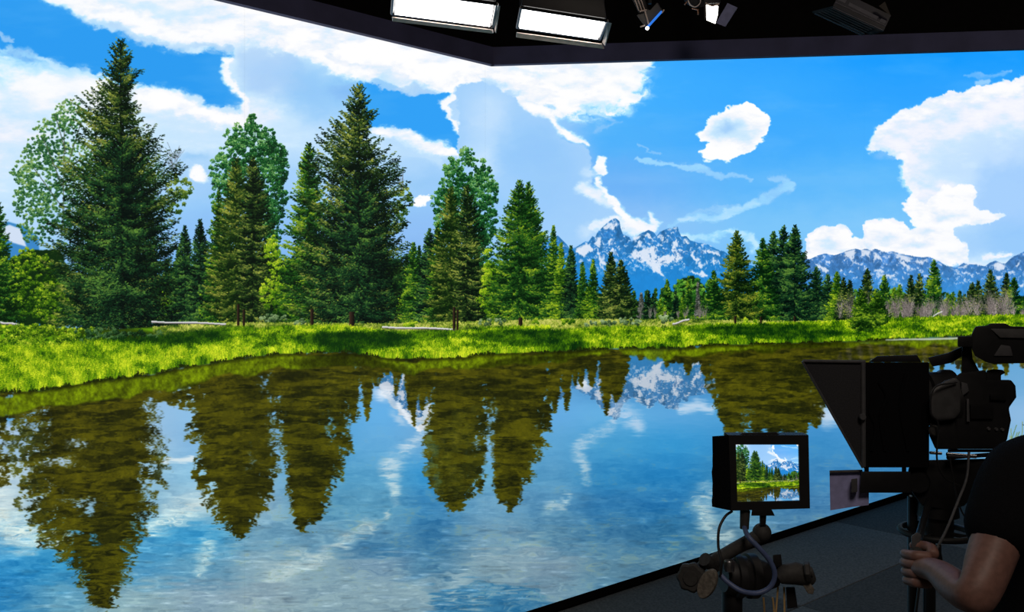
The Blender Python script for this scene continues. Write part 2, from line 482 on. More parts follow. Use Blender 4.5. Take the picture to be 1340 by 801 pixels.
def paint_sky():
    C = gradient_grid([-230, 0, 160, 320, 470, 620, 700, 800, 1000, 1180, 1340, 1520],
        [-30, 60, 120, 180, 240, 300, 360, 430],
        [[(40,150,245)]*2 + [(255,255,255)]*5 + [(62,172,255)]*2 + [(24,156,255)]*3,
         [(45,155,245), (45,155,245), (190,215,250), (236,242,254), (235,242,254), (250,252,255), (250,252,255), (60,172,255), (45,163,255), (20,155,255), (20,155,255), (20,155,255)],
         [(225,235,252), (235,243,254), (235,243,254), (205,222,250), (160,200,248), (190,212,249), (200,220,251), (66,175,255), (58,170,255), (45,163,255), (50,165,255), (60,165,255)],
         [(225,233,252), (228,236,252), (215,228,251), (220,230,252), (200,218,250), (205,222,252), (180,208,250), (80,178,252), (66,172,254), (70,175,255), (150,200,250), (190,210,250)],
         [(215,227,251), (218,230,252), (190,212,248), (170,200,246), (185,210,249), (165,198,246), (160,195,248), (110,180,248), (94,184,252), (98,188,253), (170,202,252), (190,210,250)],
         [(200,218,250), (200,218,250), (160,195,245), (140,190,245), (150,190,244), (150,190,245), (150,190,246), (150,196,248), (124,198,251), (128,200,252), (150,190,248), (170,200,250)],
         [(150,190,240), (140,190,240), (110,175,235), (110,175,235), (110,175,235), (110,175,235), (120,180,240), (120,185,245), (120,190,248), (130,190,248), (150,195,248), (150,195,248)],
         [(110,170,225)]*12])
    n1 = fbm(PW, PH, 60 * PS, 22 * PS, 21, 6, 0.55)
    n2 = fbm(PW, PH, 26 * PS, 18 * PS, 22, 5, 0.6)
    tex = np.clip(0.75 + n1 * 0.9, 0, 1)
    texf = np.clip(0.75 + n2 * 1.0, 0, 1)
    B1, B2 = rgb(44, 156, 242), rgb(74, 166, 242)
    # left sky: blue openings between the cloud bands
    blue1 = [(-260,-60),(60,-60),(66,0),(102,20),(150,42),(195,57),(240,65),(285,67),(302,61),(310,72),(300,69),(290,71),(284,78),(286,88),(295,98),(299,110),(309,120),(313,134),(318,145),
             (300,143),(281,139),(262,129),(240,120),(224,117),(207,112),(186,113),(168,112),(132,98),(111,88),(87,84),(60,73),(40,66),(18,67),(0,62),(-60,50),(-260,-10)]
    cloud(C, blue1, B1, 6, 0.9, 0.4, warp=6)
    # soft under-edge of the upper band
    for p in [(120,24,22,7),(170,40,26,8),(220,58,30,7),(260,62,24,6)]:
        blob(C, *p, rgb(205,222,250), 0.75, 6, tex=texf, rot=0.35)
    ribbon(C, [(58,-8,10),(120,14,14),(200,34,16),(270,42,18),(316,36,18)], WHITE, 0.95, 10)
    ribbon(C, [(140,34,4),(190,50,5),(250,58,5),(300,60,4)], rgb(195,212,246), 0.8, 12, tex)
    # cloud band behind the first spruce
    ribbon(C, [(-60,70,22),(0,88,22),(60,100,22),(110,112,18),(160,128,14)], WHITE, 0.9, 14, tex)
    ribbon(C, [(0,64,4),(50,72,5),(100,92,6)], rgb(225,236,253), 0.7, 12, texf)
    ribbon(C, [(0,47,3),(8,52,3),(16,55,2)], rgb(200,220,250), 0.6, 8)
    ribbon(C, [(180,126,10),(215,128,13),(250,140,13),(285,156,13),(318,156,10)], WHITE, 1.0, 10)
    ribbon(C, [(190,150,12),(240,160,10),(290,172,8)], rgb(225,232,251), 0.6, 14, tex)
    blob(C, 262, 229, 14, 10, WHITE, 0.95, 7, 0.2, k_=0.8, w_=0.5)
    blob(C, 255, 205, 26, 8, rgb(150,190,240), 0.6, 7)
    blob(C, 20, 180, 60, 50, rgb(226,233,252), 0.7, 20)
    # first pillar with its bright rim
    ribbon(C, [(302,74,5),(291,80,6),(292,92,6),(302,108,7),(312,122,7),(320,140,7)], WHITE, 0.9, 6)
    fill(C, [(306,60),(330,52),(352,60),(372,58),(388,72),(400,90),(405,120),(360,130),(330,120),(312,95)], rgb(190,208,246), 6, 14, 0.85)
    blob(C, 345, 150, 40, 30, rgb(232,237,253), 0.8, 16)
    blob(C, 405, 118, 44, 38, rgb(158,196,246), 0.8, 16)
    blob(C, 350, 100, 34, 24, rgb(182,204,246), 0.7, 14)
    # upper white shelf that crosses both faces
    cloud(C, [(318,0),(640,78),(700,70),(700,120),(640,106),(600,108),(585,118),(560,118),(500,108),(455,95),(420,86),(392,78),(372,60),(345,62),(318,56)], WHITE, 10, 1.0, 0.5)
    ribbon(C, [(360,66,8),(400,72,9),(440,86,9),(480,98,7)], WHITE, 0.7, 14, tex)
    ribbon(C, [(430,72,6),(490,92,7),(545,112,6)], rgb(214,226,250), 0.7, 14, texf)
    ribbon(C, [(520,116,4),(565,119,3)], rgb(190,210,246), 0.8, 8)
    # second blue opening
    blue2 = [(462,106),(480,109),(497,114),(515,119),(540,121),(566,123),(584,120),(594,127),(584,126),(574,131),(575,144),(585,155),(588,164),(597,172),(601,182),(605,190),(584,190),(563,183),(552,178),(540,172),(525,168),(512,163),(489,166),(470,150)]
    cloud(C, blue2, B1 + 0.02, 2.6, 0.45, 0.32, warp=5)
    blob(C, 452, 118, 22, 18, rgb(120,185,245), 0.7, 10)
    ribbon(C, [(592,126,4),(580,134,5),(582,148,5),(592,162,5),(600,176,5),(606,190,5)], WHITE, 0.85, 5)
    ribbon(C, [(492,170,7),(515,173,10),(545,184,11),(575,196,11),(600,200,9)], WHITE, 1.0, 8)
    ribbon(C, [(480,186,8),(520,196,8),(570,208,8)], rgb(226,234,252), 0.6, 12, tex)
    blob(C, 553, 262, 12, 9, WHITE, 1.0, 6, 0.6, k_=0.7, w_=0.3)
    blob(C, 545, 240, 26, 8, rgb(160,196,242), 0.5, 7)
    # right face: shelf, pillar, rim
    cloud(C, [(600,60),(862,60),(862,84),(845,96),(846,112),(836,128),(815,138),(800,147),(775,148),(760,152),(745,146),(725,146),(705,140),(690,132),(660,116),(640,108),(600,110)], WHITE, 10, 1.2, 0.5)
    for (x, y, rx, ry) in [(790,92,34,7),(820,112,20,6),(740,108,26,6),(700,98,30,5),(780,128,26,5),(845,94,16,7),(842,122,14,6)]:
        blob(C, x, y, rx, ry, rgb(205,226,252), 0.55, 12, tex=texf)
    ribbon(C, [(764,144,3),(786,150,4),(800,158,4)], rgb(180,214,252), 0.5, 10, texf)
    ribbon(C, [(775,168,3),(800,164,4),(812,162,3)], rgb(160,206,252), 0.5, 10, texf)
    pill = [(600,112),(628,108),(645,110),(662,124),(690,142),(706,152),(722,160),(733,178),(752,190),(764,198),(770,216),(776,236),(790,258),(812,278),(800,300),(760,322),(700,335),(600,330)]
    cloud(C, pill, rgb(178,206,249), 2.6, 0.5, 0.3, billow=True)
    blob(C, 640, 150, 34, 40, rgb(212,224,252), 0.8, 12)
    blob(C, 634, 210, 26, 30, rgb(222,231,253), 0.7, 12)
    blob(C, 700, 195, 46, 44, rgb(158,196,248), 0.85, 16)
    blob(C, 725, 250, 50, 50, rgb(160,196,248), 0.6, 16)
    blob(C, 640, 290, 60, 40, rgb(150,192,246), 0.6, 16)
    ribbon(C, [(690,136,8),(712,146,7),(726,156,6),(738,170,6),(752,178,7),(764,188,6)], WHITE, 1.0, 5)
    blob(C, 783, 212, 9, 14, WHITE, 0.95, 6, 0.3, k_=0.8, w_=0.3); blob(C, 772, 226, 12, 10, rgb(222,231,253), 0.8, 6)
    ribbon(C, [(762,244,9),(782,252,10),(798,262,9),(810,272,8)], rgb(235,241,254), 0.9, 8)
    ribbon(C, [(784,234,5),(795,250,6),(804,262,6),(812,272,7),(822,286,10),(842,296,9)], WHITE, 0.95, 7)
    ribbon(C, [(770,300,6),(782,296,8),(826,300,12),(850,290,8),(852,280,5)], rgb(246,248,255), 0.85, 8)
    blob(C, 765, 305, 14, 12, rgb(230,234,252), 0.6, 6)
    # small round cumulus
    ball = [(915,172),(923,159),(935,149),(946,140),(958,137),(972,135),(984,137),(992,142),(1000,153),(1008,163),(1003,172),(998,180),(989,191),(977,197),(966,203),(958,209),(949,212),(938,208),(926,210),(919,206),(917,199),(924,194),(934,190),(930,185),(921,183)]
    cloud(C, ball, WHITE, 2.0, 0.5, 0.3, billow=True)
    blob(C, 952, 166, 24, 17, rgb(176,204,248), 1.0, 6, rot=-0.5); blob(C, 970, 178, 16, 10, rgb(212,226,250), 0.7, 6)
    ribbon(C, [(985,142,3),(996,155,4),(998,170,4)], WHITE, 0.7, 5, texf)
    # wisps
    ribbon(C, [(835,210,3),(870,217,4),(905,220,5),(940,226,5),(978,234,3)], rgb(190,222,254), 0.75, 9, tex)
    ribbon(C, [(888,288,3),(930,282,5),(970,272,6),(1000,260,7),(1022,248,9),(1034,240,8),(1028,232,6),(1008,232,4)], rgb(214,230,254), 0.85, 7, tex)
    ribbon(C, [(868,300,2),(895,284,4),(930,272,4),(968,268,3)], rgb(190,218,252), 0.5, 6, tex)
    ribbon(C, [(893,312,5),(915,313,6),(940,306,6),(958,300,4)], WHITE, 0.85, 8, texf)
    ribbon(C, [(958,304,5),(974,308,6),(985,318,8)], rgb(226,238,254), 0.8, 6, texf)
    ribbon(C, [(835,190,1.5),(850,195,1.5),(862,200,1.5)], rgb(170,212,252), 0.5, 5)
    # great cloud at the right
    big = [(1135,197),(1141,188),(1147,178),(1153,164),(1160,155),(1170,148),(1182,144),(1190,146),(1199,140),(1208,138),(1214,132),(1226,129),(1240,123),(1254,120),(1266,119),(1282,113),(1310,108),(1340,101),(1520,80),(1520,345),(1056,345),
           (1052,320),(1054,308),(1064,300),(1076,295),(1088,296),(1100,291),(1110,297),(1114,306),(1111,314),(1122,313),(1132,314),(1133,302),(1142,291),(1152,286),(1166,286),(1177,289),(1186,296),(1198,294),(1195,286),(1186,280),(1182,268),(1186,262),(1197,252),(1194,242),(1184,234),(1180,218),(1170,207),(1163,200),(1150,196)]
    cloud(C, big, rgb(240,243,255), 2.2, 0.5, 0.22, billow=True)
    blob(C, 1345, 205, 95, 34, rgb(196,213,251), 0.85, 14, 0.4); blob(C, 1270, 200, 60, 26, rgb(214,225,252), 0.6, 14)
    blob(C, 1330, 260, 90, 50, rgb(178,204,251), 0.95, 16, 0.5); blob(C, 1245, 222, 36, 22, rgb(206,220,252), 0.7, 10)
    blob(C, 1330, 315, 80, 28, rgb(160,196,248), 0.9, 10, 0.4)
    blob(C, 1260, 320, 40, 18, rgb(178,206,250), 0.8, 10)
    ribbon(C, [(1140,194,6),(1152,176,8),(1170,156,8),(1200,148,8),(1230,136,8),(1270,126,8),(1340,112,10)], WHITE, 0.9, 6)
    ribbon(C, [(1180,210,6),(1188,232,7),(1198,250,6)], WHITE, 0.6, 6)
    cloud(C, [(1184,268),(1196,255),(1214,268),(1222,256),(1236,246),(1248,246),(1262,243),(1274,244),(1276,256),(1266,268),(1280,276),(1292,274),(1300,278),(1314,272),(1316,278),(1300,288),(1276,292),(1256,296),(1246,308),(1262,324),(1268,340),(1240,345),(1180,336),(1100,336),(1060,335),(1056,312),(1076,298),(1100,294),(1112,308),(1134,316),(1140,296),(1158,288),(1180,294),(1196,300)], WHITE, 2.6, 0.5, 0.25, 0.92, True)
    for (x, y, rx, ry) in [(1160,312,16,8),(1090,318,16,8),(1210,300,14,8),(1235,285,14,6),(1200,318,16,6),(1140,322,10,4)]:
        blob(C, x, y, rx, ry, rgb(208,221,250), 0.6, 8)
    ribbon(C, [(1222,270,3),(1236,252,4),(1256,248,4),(1272,247,3)], WHITE, 1, 3)
    ribbon(C, [(1286,338,3),(1300,334,4),(1322,332,3)], rgb(240,244,255), 0.9, 5)
    ribbon(C, [(1254,330,3),(1258,318,3)], rgb(240,244,255), 0.8, 4)
    ribbon(C, [(1262,101,2),(1285,97,4),(1310,96,4),(1322,92,2)], rgb(160,205,253), 0.8, 6, tex)
    ribbon(C, [(1282,108,5),(1298,104,4)], rgb(200,222,254), 0.7, 5)
    blob(C, 1160, 202, 16, 5, rgb(160,205,253), 0.5, 5)
    # ragged edges everywhere: shift samples by layered noise
    wx = fbm(PW, PH, 26 * PS, 16 * PS, 23, 6, 0.62); wy = fbm(PW, PH, 22 * PS, 14 * PS, 24, 6, 0.62)
    xi = np.clip(np.arange(PW)[None] + wx * 12 * PS, 0, PW - 1).astype(int)
    yi = np.clip(np.arange(PH)[:, None] + wy * 9 * PS, 0, PH - 1).astype(int)
    C = C[yi, xi]
    # relief inside the clouds
    cl = sstep(0.74, 0.97, C[..., 0])
    n3 = fbm(PW, PH, 34 * PS, 13 * PS, 25, 6, 0.62)
    sh = np.clip(n3 * 1.3 + 0.05, 0, 1) * cl
    C += (rgb(196, 216, 250) - C) * (sh * 0.62)[..., None]
    hi = np.clip(-n3 * 1.5, 0, 1) * cl
    C += (1 - C) * (hi * 0.8)[..., None]
    md = sstep(0.52, 0.66, C[..., 0]) * (1 - sstep(0.84, 0.96, C[..., 0]))
    C[..., 0] -= 0.055 * md; C[..., 1] += 0.012 * md; C[..., 2] += 0.012 * md
    # thin veils over the blue
    ve = np.clip(fbm(PW, PH, 90 * PS, 24 * PS, 26, 5, 0.55) - 0.02, 0, 1) * (1 - cl)
    C += (rgb(170, 214, 252) - C) * (ve * 0.2)[..., None]
    return C

# --------------------------------------------------------------------------- mountains
RIDGE1 = [(700,330),(712,316),(720,311),(730,308),(736,314),(742,320),(746,327),(753,324),(761,319),(766,316),(770,317),(775,309),(778.6,311),(781,305),(787.6,298),(796,290.5),(801,287),(805.7,286),(810.6,289.7),(812,298),(815.5,307),(820.5,308.6),(823.7,310),(827,316),(832,310),(838.5,305),(848,300),(855,303),(859,309),(863,303),(870,300),(876,298),(879,300),(881,296.6),(886,296.6),(888.6,304.5),(891,309.4),(897.6,308.6),(902,314),(912,317.6),(920.6,318.4),(929,321),(937,326),(947,329),(960,338),(980,346),(1000,352),(1000,430),(700,430)]
RIDGE2 = [(985,352),(1020,342),(1045,338),(1060,338.7),(1070,333.7),(1080,331),(1092,333.7),(1107,328.7),(1112,327),(1120,325.4),(1126,327),(1133.6,325),(1140,328),(1146,325),(1155,328.7),(1160,330),(1167,328.7),(1175,331),(1185,333.7),(1200,336),(1207,337),(1215,336),(1227,341),(1237,347.4),(1250,350),(1260,343.7),(1266,346),(1277,346),(1288,348.6),(1294,344),(1302,341),(1309,344),(1315,345),(1325,336),(1340,328.7),(1380,322),(1440,334),(1520,326),(1520,430),(985,430)]
SNOW = [[(505,380),(560,350),(640,315),(690,325),(705,300),(715,360),(720,385),(740,400),(790,385),(830,390),(860,400),(845,330),(850,280),(880,262),(895,300),(870,330),(905,360),(940,365),(910,385),(935,415),(930,430),(870,440),(850,455),(800,445),(770,455),(745,480),(790,545),(785,560),(760,550),(700,500),(640,455),(590,440),(560,418)],
        [(745,455),(772,470),(762,500),(748,500)], [(780,560),(800,610),(790,575)],
        [(85,335),(150,305),(190,315),(212,345),(195,365),(150,385),(178,405),(120,380),(85,365)],
        [(300,165),(340,140),(400,115),(412,140),(385,190),(350,160),(310,185)], [(235,250),(262,250),(285,270),(262,325),(240,300)],
        [(240,335),(262,345),(270,400),(330,440),(320,470),(295,480),(320,520),(300,510),(262,440)],
        [(325,380),(375,332),(418,388),(385,378),(350,388)], [(320,290),(350,260),(385,262),(350,300)],[(365,300),(392,300),(380,315)],
        [(540,245),(600,225),(580,265),(545,270)], [(615,225),(650,215),(700,240),(715,268),(660,240),(625,240)],[(585,280),(610,300),(580,320),(560,300)],
        [(1075,345),(1110,335),(1220,360),(1230,385),(1160,375),(1100,362)], [(1000,345),(1030,350),(1030,385),(1075,430),(1040,450),(1000,420),(1010,380)],
        [(1180,400),(1200,420),(1190,480),(1160,440)], [(960,255),(985,290),(965,300),(930,270)],[(975,515),(990,510),(1060,540),(1065,515),(1100,520),(1142,560),(1135,575),(1090,565),(1030,550)],
        [(1070,440),(1050,480),(1075,500),(1085,470)],[(1120,440),(1145,450),(1130,475)],[(1200,450),(1230,450),(1215,480)],[(750,300),(775,295),(765,320)],[(925,490),(950,492),(935,500)],[(1085,465),(1120,462),(1105,478)],
        [(95,435),(140,432),(120,448)],[(385,425),(420,435),(400,445)],[(850,170),(885,165),(880,178),(858,182)],[(755,235),(780,230),(775,262),(752,258)],[(885,455),(915,462),(905,470)]]
SNOW2 = [[(340,200),(400,185),(380,240),(420,270),(400,268),(355,225)],[(430,185),(480,192),(470,230),(430,215)],[(500,195),(530,215),(540,245),(505,235),(490,260)],[(600,205),(700,235),(690,250),(640,240)],[(620,235),(690,285),(680,300),(640,270)],[(490,290),(560,300),(555,312),(500,305)],
         [(550,325),(610,318),(600,335),(560,340)],[(180,255),(215,265),(260,305),(240,320)],[(590,350),(650,370),(640,378)],[(700,245),(780,240),(740,262)],[(1100,275),(1140,252),(1190,275),(1150,300)],[(940,275),(985,262),(970,280)],[(1120,320),(1170,310),(1145,345)],[(880,270),(950,320),(930,315)],[(960,300),(1000,315),(980,320)],
         [(1240,260),(1260,255),(1250,275)],[(1250,370),(1282,360),(1282,385)]]
def paint_mountains(C):
    tn = fbm(PW, PH, 9 * PS, 9 * PS, 41, 5, 0.65)
    tn2 = fbm(PW, PH, 3.2 * PS, 4.5 * PS, 42, 3, 0.7)
    def range_(ridge, top, low, y0, y1, snowline, extra):
        sl, a = poly_mask(ridge, 0.25, 1.2)
        X, Y = coords(sl)
        v = sstep(y0, y1, Y)[..., None]
        col = top * (1 - v) + low * v
        n = tn[sl] * 0.9 + tn2[sl] * 0.7
        col = col * (1 + (0.34 * n * (1 - v[..., 0] * 0.85))[..., None])
        # diagonal couloirs of snow near the crest
        dg = np.sin((X * 0.55 + Y * 0.8) * 0.75 + n * 6) * 0.5 + np.sin((X * 0.6 - Y * 0.7) * 0.9 + n * 5) * 0.5
        s = sstep(extra, extra + 0.25, dg * 0.45 + n * 0.55) * (1 - sstep(snowline - 14, snowline + 8, Y))
        col = col + (rgb(222, 232, 250) - col) * (s * 0.8)[..., None]
        C[sl] += (col - C[sl]) * a[..., None]
    range_(RIDGE2, rgb(70, 124, 188), rgb(56, 142, 216), 330, 392, 376, 0.24)
    def g2(p): return [(1020 + x / 4.006, 280 + y / 4.006) for x, y in p]
    for p in SNOW2: fill(C, g2(p), rgb(228, 236, 250), 0.3, 2.5, 0.9)
    range_(RIDGE1, rgb(50, 124, 192), rgb(34, 136, 214), 300, 368, 356, 0.20)
    def g1(p): return [(740 + x / 6.09, 270 + y / 6.09) for x, y in p]
    for p in SNOW: fill(C, g1(p), rgb(232, 239, 252), 0.3, 1.6, 0.92)
    # frost the snow edges: local shuffle at a fine scale
    sl = box(700, 280, 1520, 400)
    h_, w_ = sl[0].stop - sl[0].start, sl[1].stop - sl[1].start
    fx = fbm(PW, PH, 5 * PS, 7 * PS, 43, 4, 0.7)[sl]; fy = fbm(PW, PH, 5 * PS, 7 * PS, 44, 4, 0.7)[sl]
    yy = np.clip(np.arange(h_)[:, None] + fy * 5.5 * PS, 0, h_ - 1).astype(int)
    xx = np.clip(np.arange(w_)[None] + fx * 5.0 * PS, 0, w_ - 1).astype(int)
    S = C[sl].copy(); S2 = S[yy, xx]
    X, Y = coords(sl)
    rx = [p[0] for p in RIDGE1[:-2]] ; ry = [p[1] for p in RIDGE1[:-2]]
    rx2 = [p[0] for p in RIDGE2[:-2]] ; ry2 = [p[1] for p in RIDGE2[:-2]]
    crest = np.where(X[0] < 985, np.interp(X[0], rx, ry), np.interp(X[0], rx2, ry2))[None, :]
    k = sstep(1.5, 6, Y - crest)[..., None]
    C[sl] = S * (1 - k) + S2 * k
    rock = np.clip(sstep(0.12, 0.5, tn2 * 0.8 + tn * 0.5), 0, 1)
    fill(C, g1([(560,340),(900,300),(1240,360),(1200,520),(900,470),(560,430)]), rgb(46, 112, 180), 0.5, 2, 0.8, rock)
    fill(C, g1([(245,215),(430,110),(520,260),(500,420),(330,480),(230,330)]), rgb(40, 104, 174), 0.5, 2, 0.5, rock)
    # a corner of the same range at the far left
    fill(C, [(-60,300),(-20,292),(0,296),(10,290),(30,296),(50,310),(60,430),(-60,430)], rgb(60,135,200), 0.4, 2)
    fill(C, [(-40,300),(0,300),(12,294),(26,300),(34,322),(14,318),(0,308)], rgb(225,234,250), 0.5, 3, 0.9)

# --------------------------------------------------------------------------- land
def shore(x):
    return np.interp(x, [-230,0,40,75,130,200,240,300,340,368,431,450,472,508,528,558,609,622,670,698,761,812,876,939,1000,1120,1170,1257,1520],
                        [545,515,512,508,498,490,481,471,466,463,462,461,464,469,470,469,468,464,462,461.5,458,455,456,451,450,446,443.5,440,436])
def meadow_top(x):
    return np.interp(x, [-230,0,60,130,300,500,740,900,1060,1340,1520], [424,424,428,432,422,424,418,419,421,416,415])

P_SPRUCE = [rgb(2,16,8), rgb(34,62,22), rgb(142,150,62)]
P_DEEP = [rgb(1,13,10), rgb(16,54,28), rgb(92,132,50)]
P_FIR = [rgb(3,28,8), rgb(34,84,24), rgb(142,168,34)]
P_YEL = [rgb(16,50,8), rgb(66,110,22), rgb(160,182,34)]
P_POP = [rgb(6,40,20), rgb(30,98,42), rgb(136,184,104)]
P_GOLD = [rgb(8,30,8), rgb(48,74,22), rgb(146,150,58)]

def paint_trees(C):
    # hazy back woods
    wood = [(-230,330),(0,345),(40,330),(75,330),(90,360),(210,372),(226,350),(262,352),(290,335),(350,330),(380,350),(440,340),(520,345),(548,362),(572,345),(650,348),(700,372),(720,352),(745,375),(770,385),(800,392),(836,396),(846,402),(868,396),(872,385),(900,366),(922,380),(940,390),(1000,388),(1060,385),(1092,392),(1160,390),(1240,396),(1300,390),(1400,385),(1520,380),(1520,424),(-230,424)]
    cloud(C, wood, rgb(14, 42, 14), 3.0, 1.6, 0.3, billow=True, warp=9)
    r = np.random.RandomState(3)
    for x in np.arange(215, 640, 7.5):
        h = 60 + 45 * r.rand()
        conifer(C, x + r.rand() * 4, 424 - h, 424, [(0,1,1),(0.5,8,8),(1,12,12)], [rgb(5,26,12), rgb(20,60,24), rgb(70,110,30)], int(x), dens=0.9, core=1.0)
    for x in list(np.arange(700, 836, 8)) + list(np.arange(845, 935, 6)) + list(np.arange(1046, 1100, 7)):
        h = 22 + 22 * r.rand()
        conifer(C, x + r.rand() * 4, 419 - h, 420, [(0,.7,.7),(0.5,4,4),(1,6,6)], [rgb(12,40,16), rgb(38,84,26), rgb(100,130,34)], int(x), dens=1.0, core=1.0)
    for x in np.arange(1100, 1420, 5.5):
        h = 14 + 22 * r.rand()
        conifer(C, x + r.rand() * 4, 416 - h, 417, [(0,.7,.7),(0.5,4,4),(1,5.5,5.5)], [rgb(12,34,14), rgb(36,70,26), rgb(104,124,40)], int(x), dens=1.0, core=1.0)
    leafy(C, [(892,384,15,20),(908,378,10,14),(925,380,10,14),(880,395,10,16),(868,400,10,12),(930,398,10,14)], [rgb(20,70,20), rgb(70,132,40), rgb(130,180,60)], 1, n=1.6, gap=0.1, size=0.8)
    leafy(C, [(1172,388,12,10),(1120,392,12,14),(1160,392,8,10)], [rgb(20,70,20), rgb(70,132,40), rgb(130,180,60)], 2, n=1.6, gap=0.1, size=0.8)
    # yellow-green undergrowth behind the big trees
    leafy(C, [(40,370,34,46),(15,400,30,20),(70,395,30,28),(228,395,16,24),(250,405,18,16),(350,350,14,30),(362,395,14,26),(540,400,20,20),(640,370,10,26),(640,402,14,20)], [rgb(12,44,8), rgb(72,116,16), rgb(172,196,40)], 3, n=2.0, gap=0.1, size=0.75)
    # birch at the left
    leafy(C, [(92,150,22,20),(72,175,30,26),(50,200,24,22),(60,235,38,30),(40,262,26,26),(80,270,30,30),(48,295,26,24),(100,210,26,26),(30,225,16,16)], [rgb(22,66,40), rgb(62,118,62), rgb(150,180,100)], 4, n=2.6, gap=0.45, size=0.5)
    for (x, y, dx, dy) in [(82,300,2,-130),(84,250,-28,-70),(84,230,22,-70),(80,270,-36,-50),(86,200,-14,-50)]:
        strokes(C, None, np.array([x, x + .5]), np.array([y, y]), np.array([dx, dx], float), np.array([dy, dy], float), 300, np.tile(rgb(70,80,60), (2, 1)), 1)
    # right end behind the first spruce: leafy sapling and bare twigs
    leafy(C, [(232,240,14,18),(226,262,16,20),(244,252,10,14)], [rgb(30,64,16), rgb(90,120,40), rgb(160,170,70)], 6, n=0.8, gap=0.3)
    twigs(C, 228, 225, 34, 1.2, rgb(110,120,130), 1)
    # left edge firs
    conifer(C, -6, 258, 425, [(0,1,2),(0.2,8,12),(0.5,20,22),(1,30,36)], P_FIR, 7)
    conifer(C, -70, 200, 430, [(0,1,2),(0.2,8,12),(0.5,30,30),(1,50,50)], P_FIR, 8)
    conifer(C, -150, 120, 430, [(0,1,2),(0.2,18,18),(0.5,44,40),(1,70,70)], P_SPRUCE, 9)
    # spruce 1
    prof1 = [(0,3,3),(0.05,13,11),(0.12,19,17),(0.135,22,27),(0.16,22,18),(0.22,36,18),(0.27,56,30),(0.33,58,44),(0.40,66,56),(0.46,76,76),(0.5,78,72),(0.6,96,70),(0.75,102,76),(0.9,94,76),(1,84,70)]
    conifer(C, 158, 54, 428, prof1, P_SPRUCE, 10, dens=1.15, fine=1.25)
    conifer(C, 160, 190, 430, [(0,10,10),(0.2,60,50),(0.6,86,72),(1,84,72)], P_DEEP, 11, dens=0.8, fine=1.25, core=0.25, light=(-0.3,0.2))
    twigs(C, 229, 212, 26, 1.2, rgb(110,120,130), 4, 8)
    # firs between
    conifer(C, 242, 296, 424, [(0,1,1),(0.3,10,10),(1,24,22)], P_DEEP, 12)
    conifer(C, 262, 288, 424, [(0,1,1),(0.3,12,10),(1,24,24)], P_DEEP, 13)
    # poplar 1
    leafy(C, [(330,160,10,13),(308,178,13,16),(332,185,26,22),(352,182,12,16),(312,205,28,24),(352,210,24,26),(292,225,18,24),(364,222,14,24),(330,240,40,34),(358,262,18,28),(296,262,20,30),(330,285,34,36),(356,300,14,30)], P_POP, 14, n=2.3, gap=0.25, size=0.78)
    conifer(C, 286, 250, 424, [(0,1,1),(0.3,12,12),(1,28,24)], P_FIR, 15, dens=0.8)
    conifer(C, 309, 208, 428, [(0,2,2),(0.1,9,8),(0.3,20,16),(0.6,38,22),(0.85,44,24),(1,32,20)], P_GOLD, 16, dens=1.05)
    conifer(C, 331, 206, 428, [(0,2,2),(0.1,9,9),(0.3,18,22),(0.6,22,30),(0.85,22,30),(1,18,22)], P_SPRUCE, 17, dens=1.05, core=0.6)
    leafy(C, [(356,330,10,22),(362,360,10,22),(352,385,12,20)], [rgb(40,84,10), rgb(118,160,22), rgb(196,214,50)], 18, n=1.3, gap=0.3)
    # fir 405 and its taller neighbour
    conifer(C, 404, 188, 424, [(0,2,2),(0.15,12,14),(0.4,26,26),(0.7,38,40),(1,42,40)], P_FIR, 19, dens=1.15)
    leafy(C, [(426,205,14,12),(436,220,14,16)], [rgb(90,130,120), rgb(120,160,150), rgb(160,190,190)], 20, n=0.4, gap=0.6, size=0.7)
    prof2 = [(0,3,3),(0.05,11,9),(0.10,17,14),(0.145,22,26),(0.17,24,15),(0.24,44,22),(0.30,56,38),(0.36,60,50),(0.43,62,60),(0.5,66,62),(0.6,72,60),(0.75,84,62),(0.9,84,62),(1,76,54)]
    leafy(C, [(528,262,14,18),(520,284,16,20)], [rgb(30,64,16), rgb(90,120,40), rgb(160,170,70)], 21, n=0.8, gap=0.3)
    twigs(C, 526, 250, 34, 1.2, rgb(110,120,130), 2)
    conifer(C, 470, 113, 432, prof2, P_SPRUCE, 22, dens=1.25, fine=1.15)
    conifer(C, 470, 240, 432, [(0,10,10),(0.3,56,50),(0.7,82,58),(1,76,52)], P_DEEP, 23, dens=0.85, fine=1.2, core=0.3, light=(-0.3,0.2))
    # conifers 540..570
    conifer(C, 541, 318, 424, [(0,1,1),(0.3,9,9),(1,20,18)], P_FIR, 24)
    conifer(C, 562, 300, 424, [(0,1,1),(0.3,12,12),(1,24,24)], P_DEEP, 25)
    # poplar 2 with its spruces
    leafy(C, [(611,203,9,12),(592,220,12,14),(612,226,24,20),(632,222,9,15),(594,245,22,22),(632,248,19,24),(576,262,11,20),(645,252,7,16),(612,275,34,28),(636,290,14,26),(584,290,16,26),(612,310,28,28),(632,325,12,22)], P_POP, 26, n=2.4, gap=0.25, size=0.75)
    conifer(C, 573, 292, 426, [(0,1,1),(0.3,10,10),(1,22,22)], P_FIR, 27, dens=0.8)
    conifer(C, 590, 246, 430, [(0,2,2),(0.1,8,7),(0.3,17,14),(0.6,32,18),(0.85,36,22),(1,26,18)], P_GOLD, 28, dens=1.05)
    conifer(C, 611, 244, 430, [(0,2,2),(0.1,8,8),(0.3,15,18),(0.6,18,26),(0.85,20,26),(1,16,20)], P_SPRUCE, 29, dens=1.05, core=0.6)
    leafy(C, [(640,345,8,20),(640,372,9,20),(634,395,9,16)], [rgb(40,84,10), rgb(118,160,22), rgb(190,210,44)], 30, n=1.3, gap=0.3)
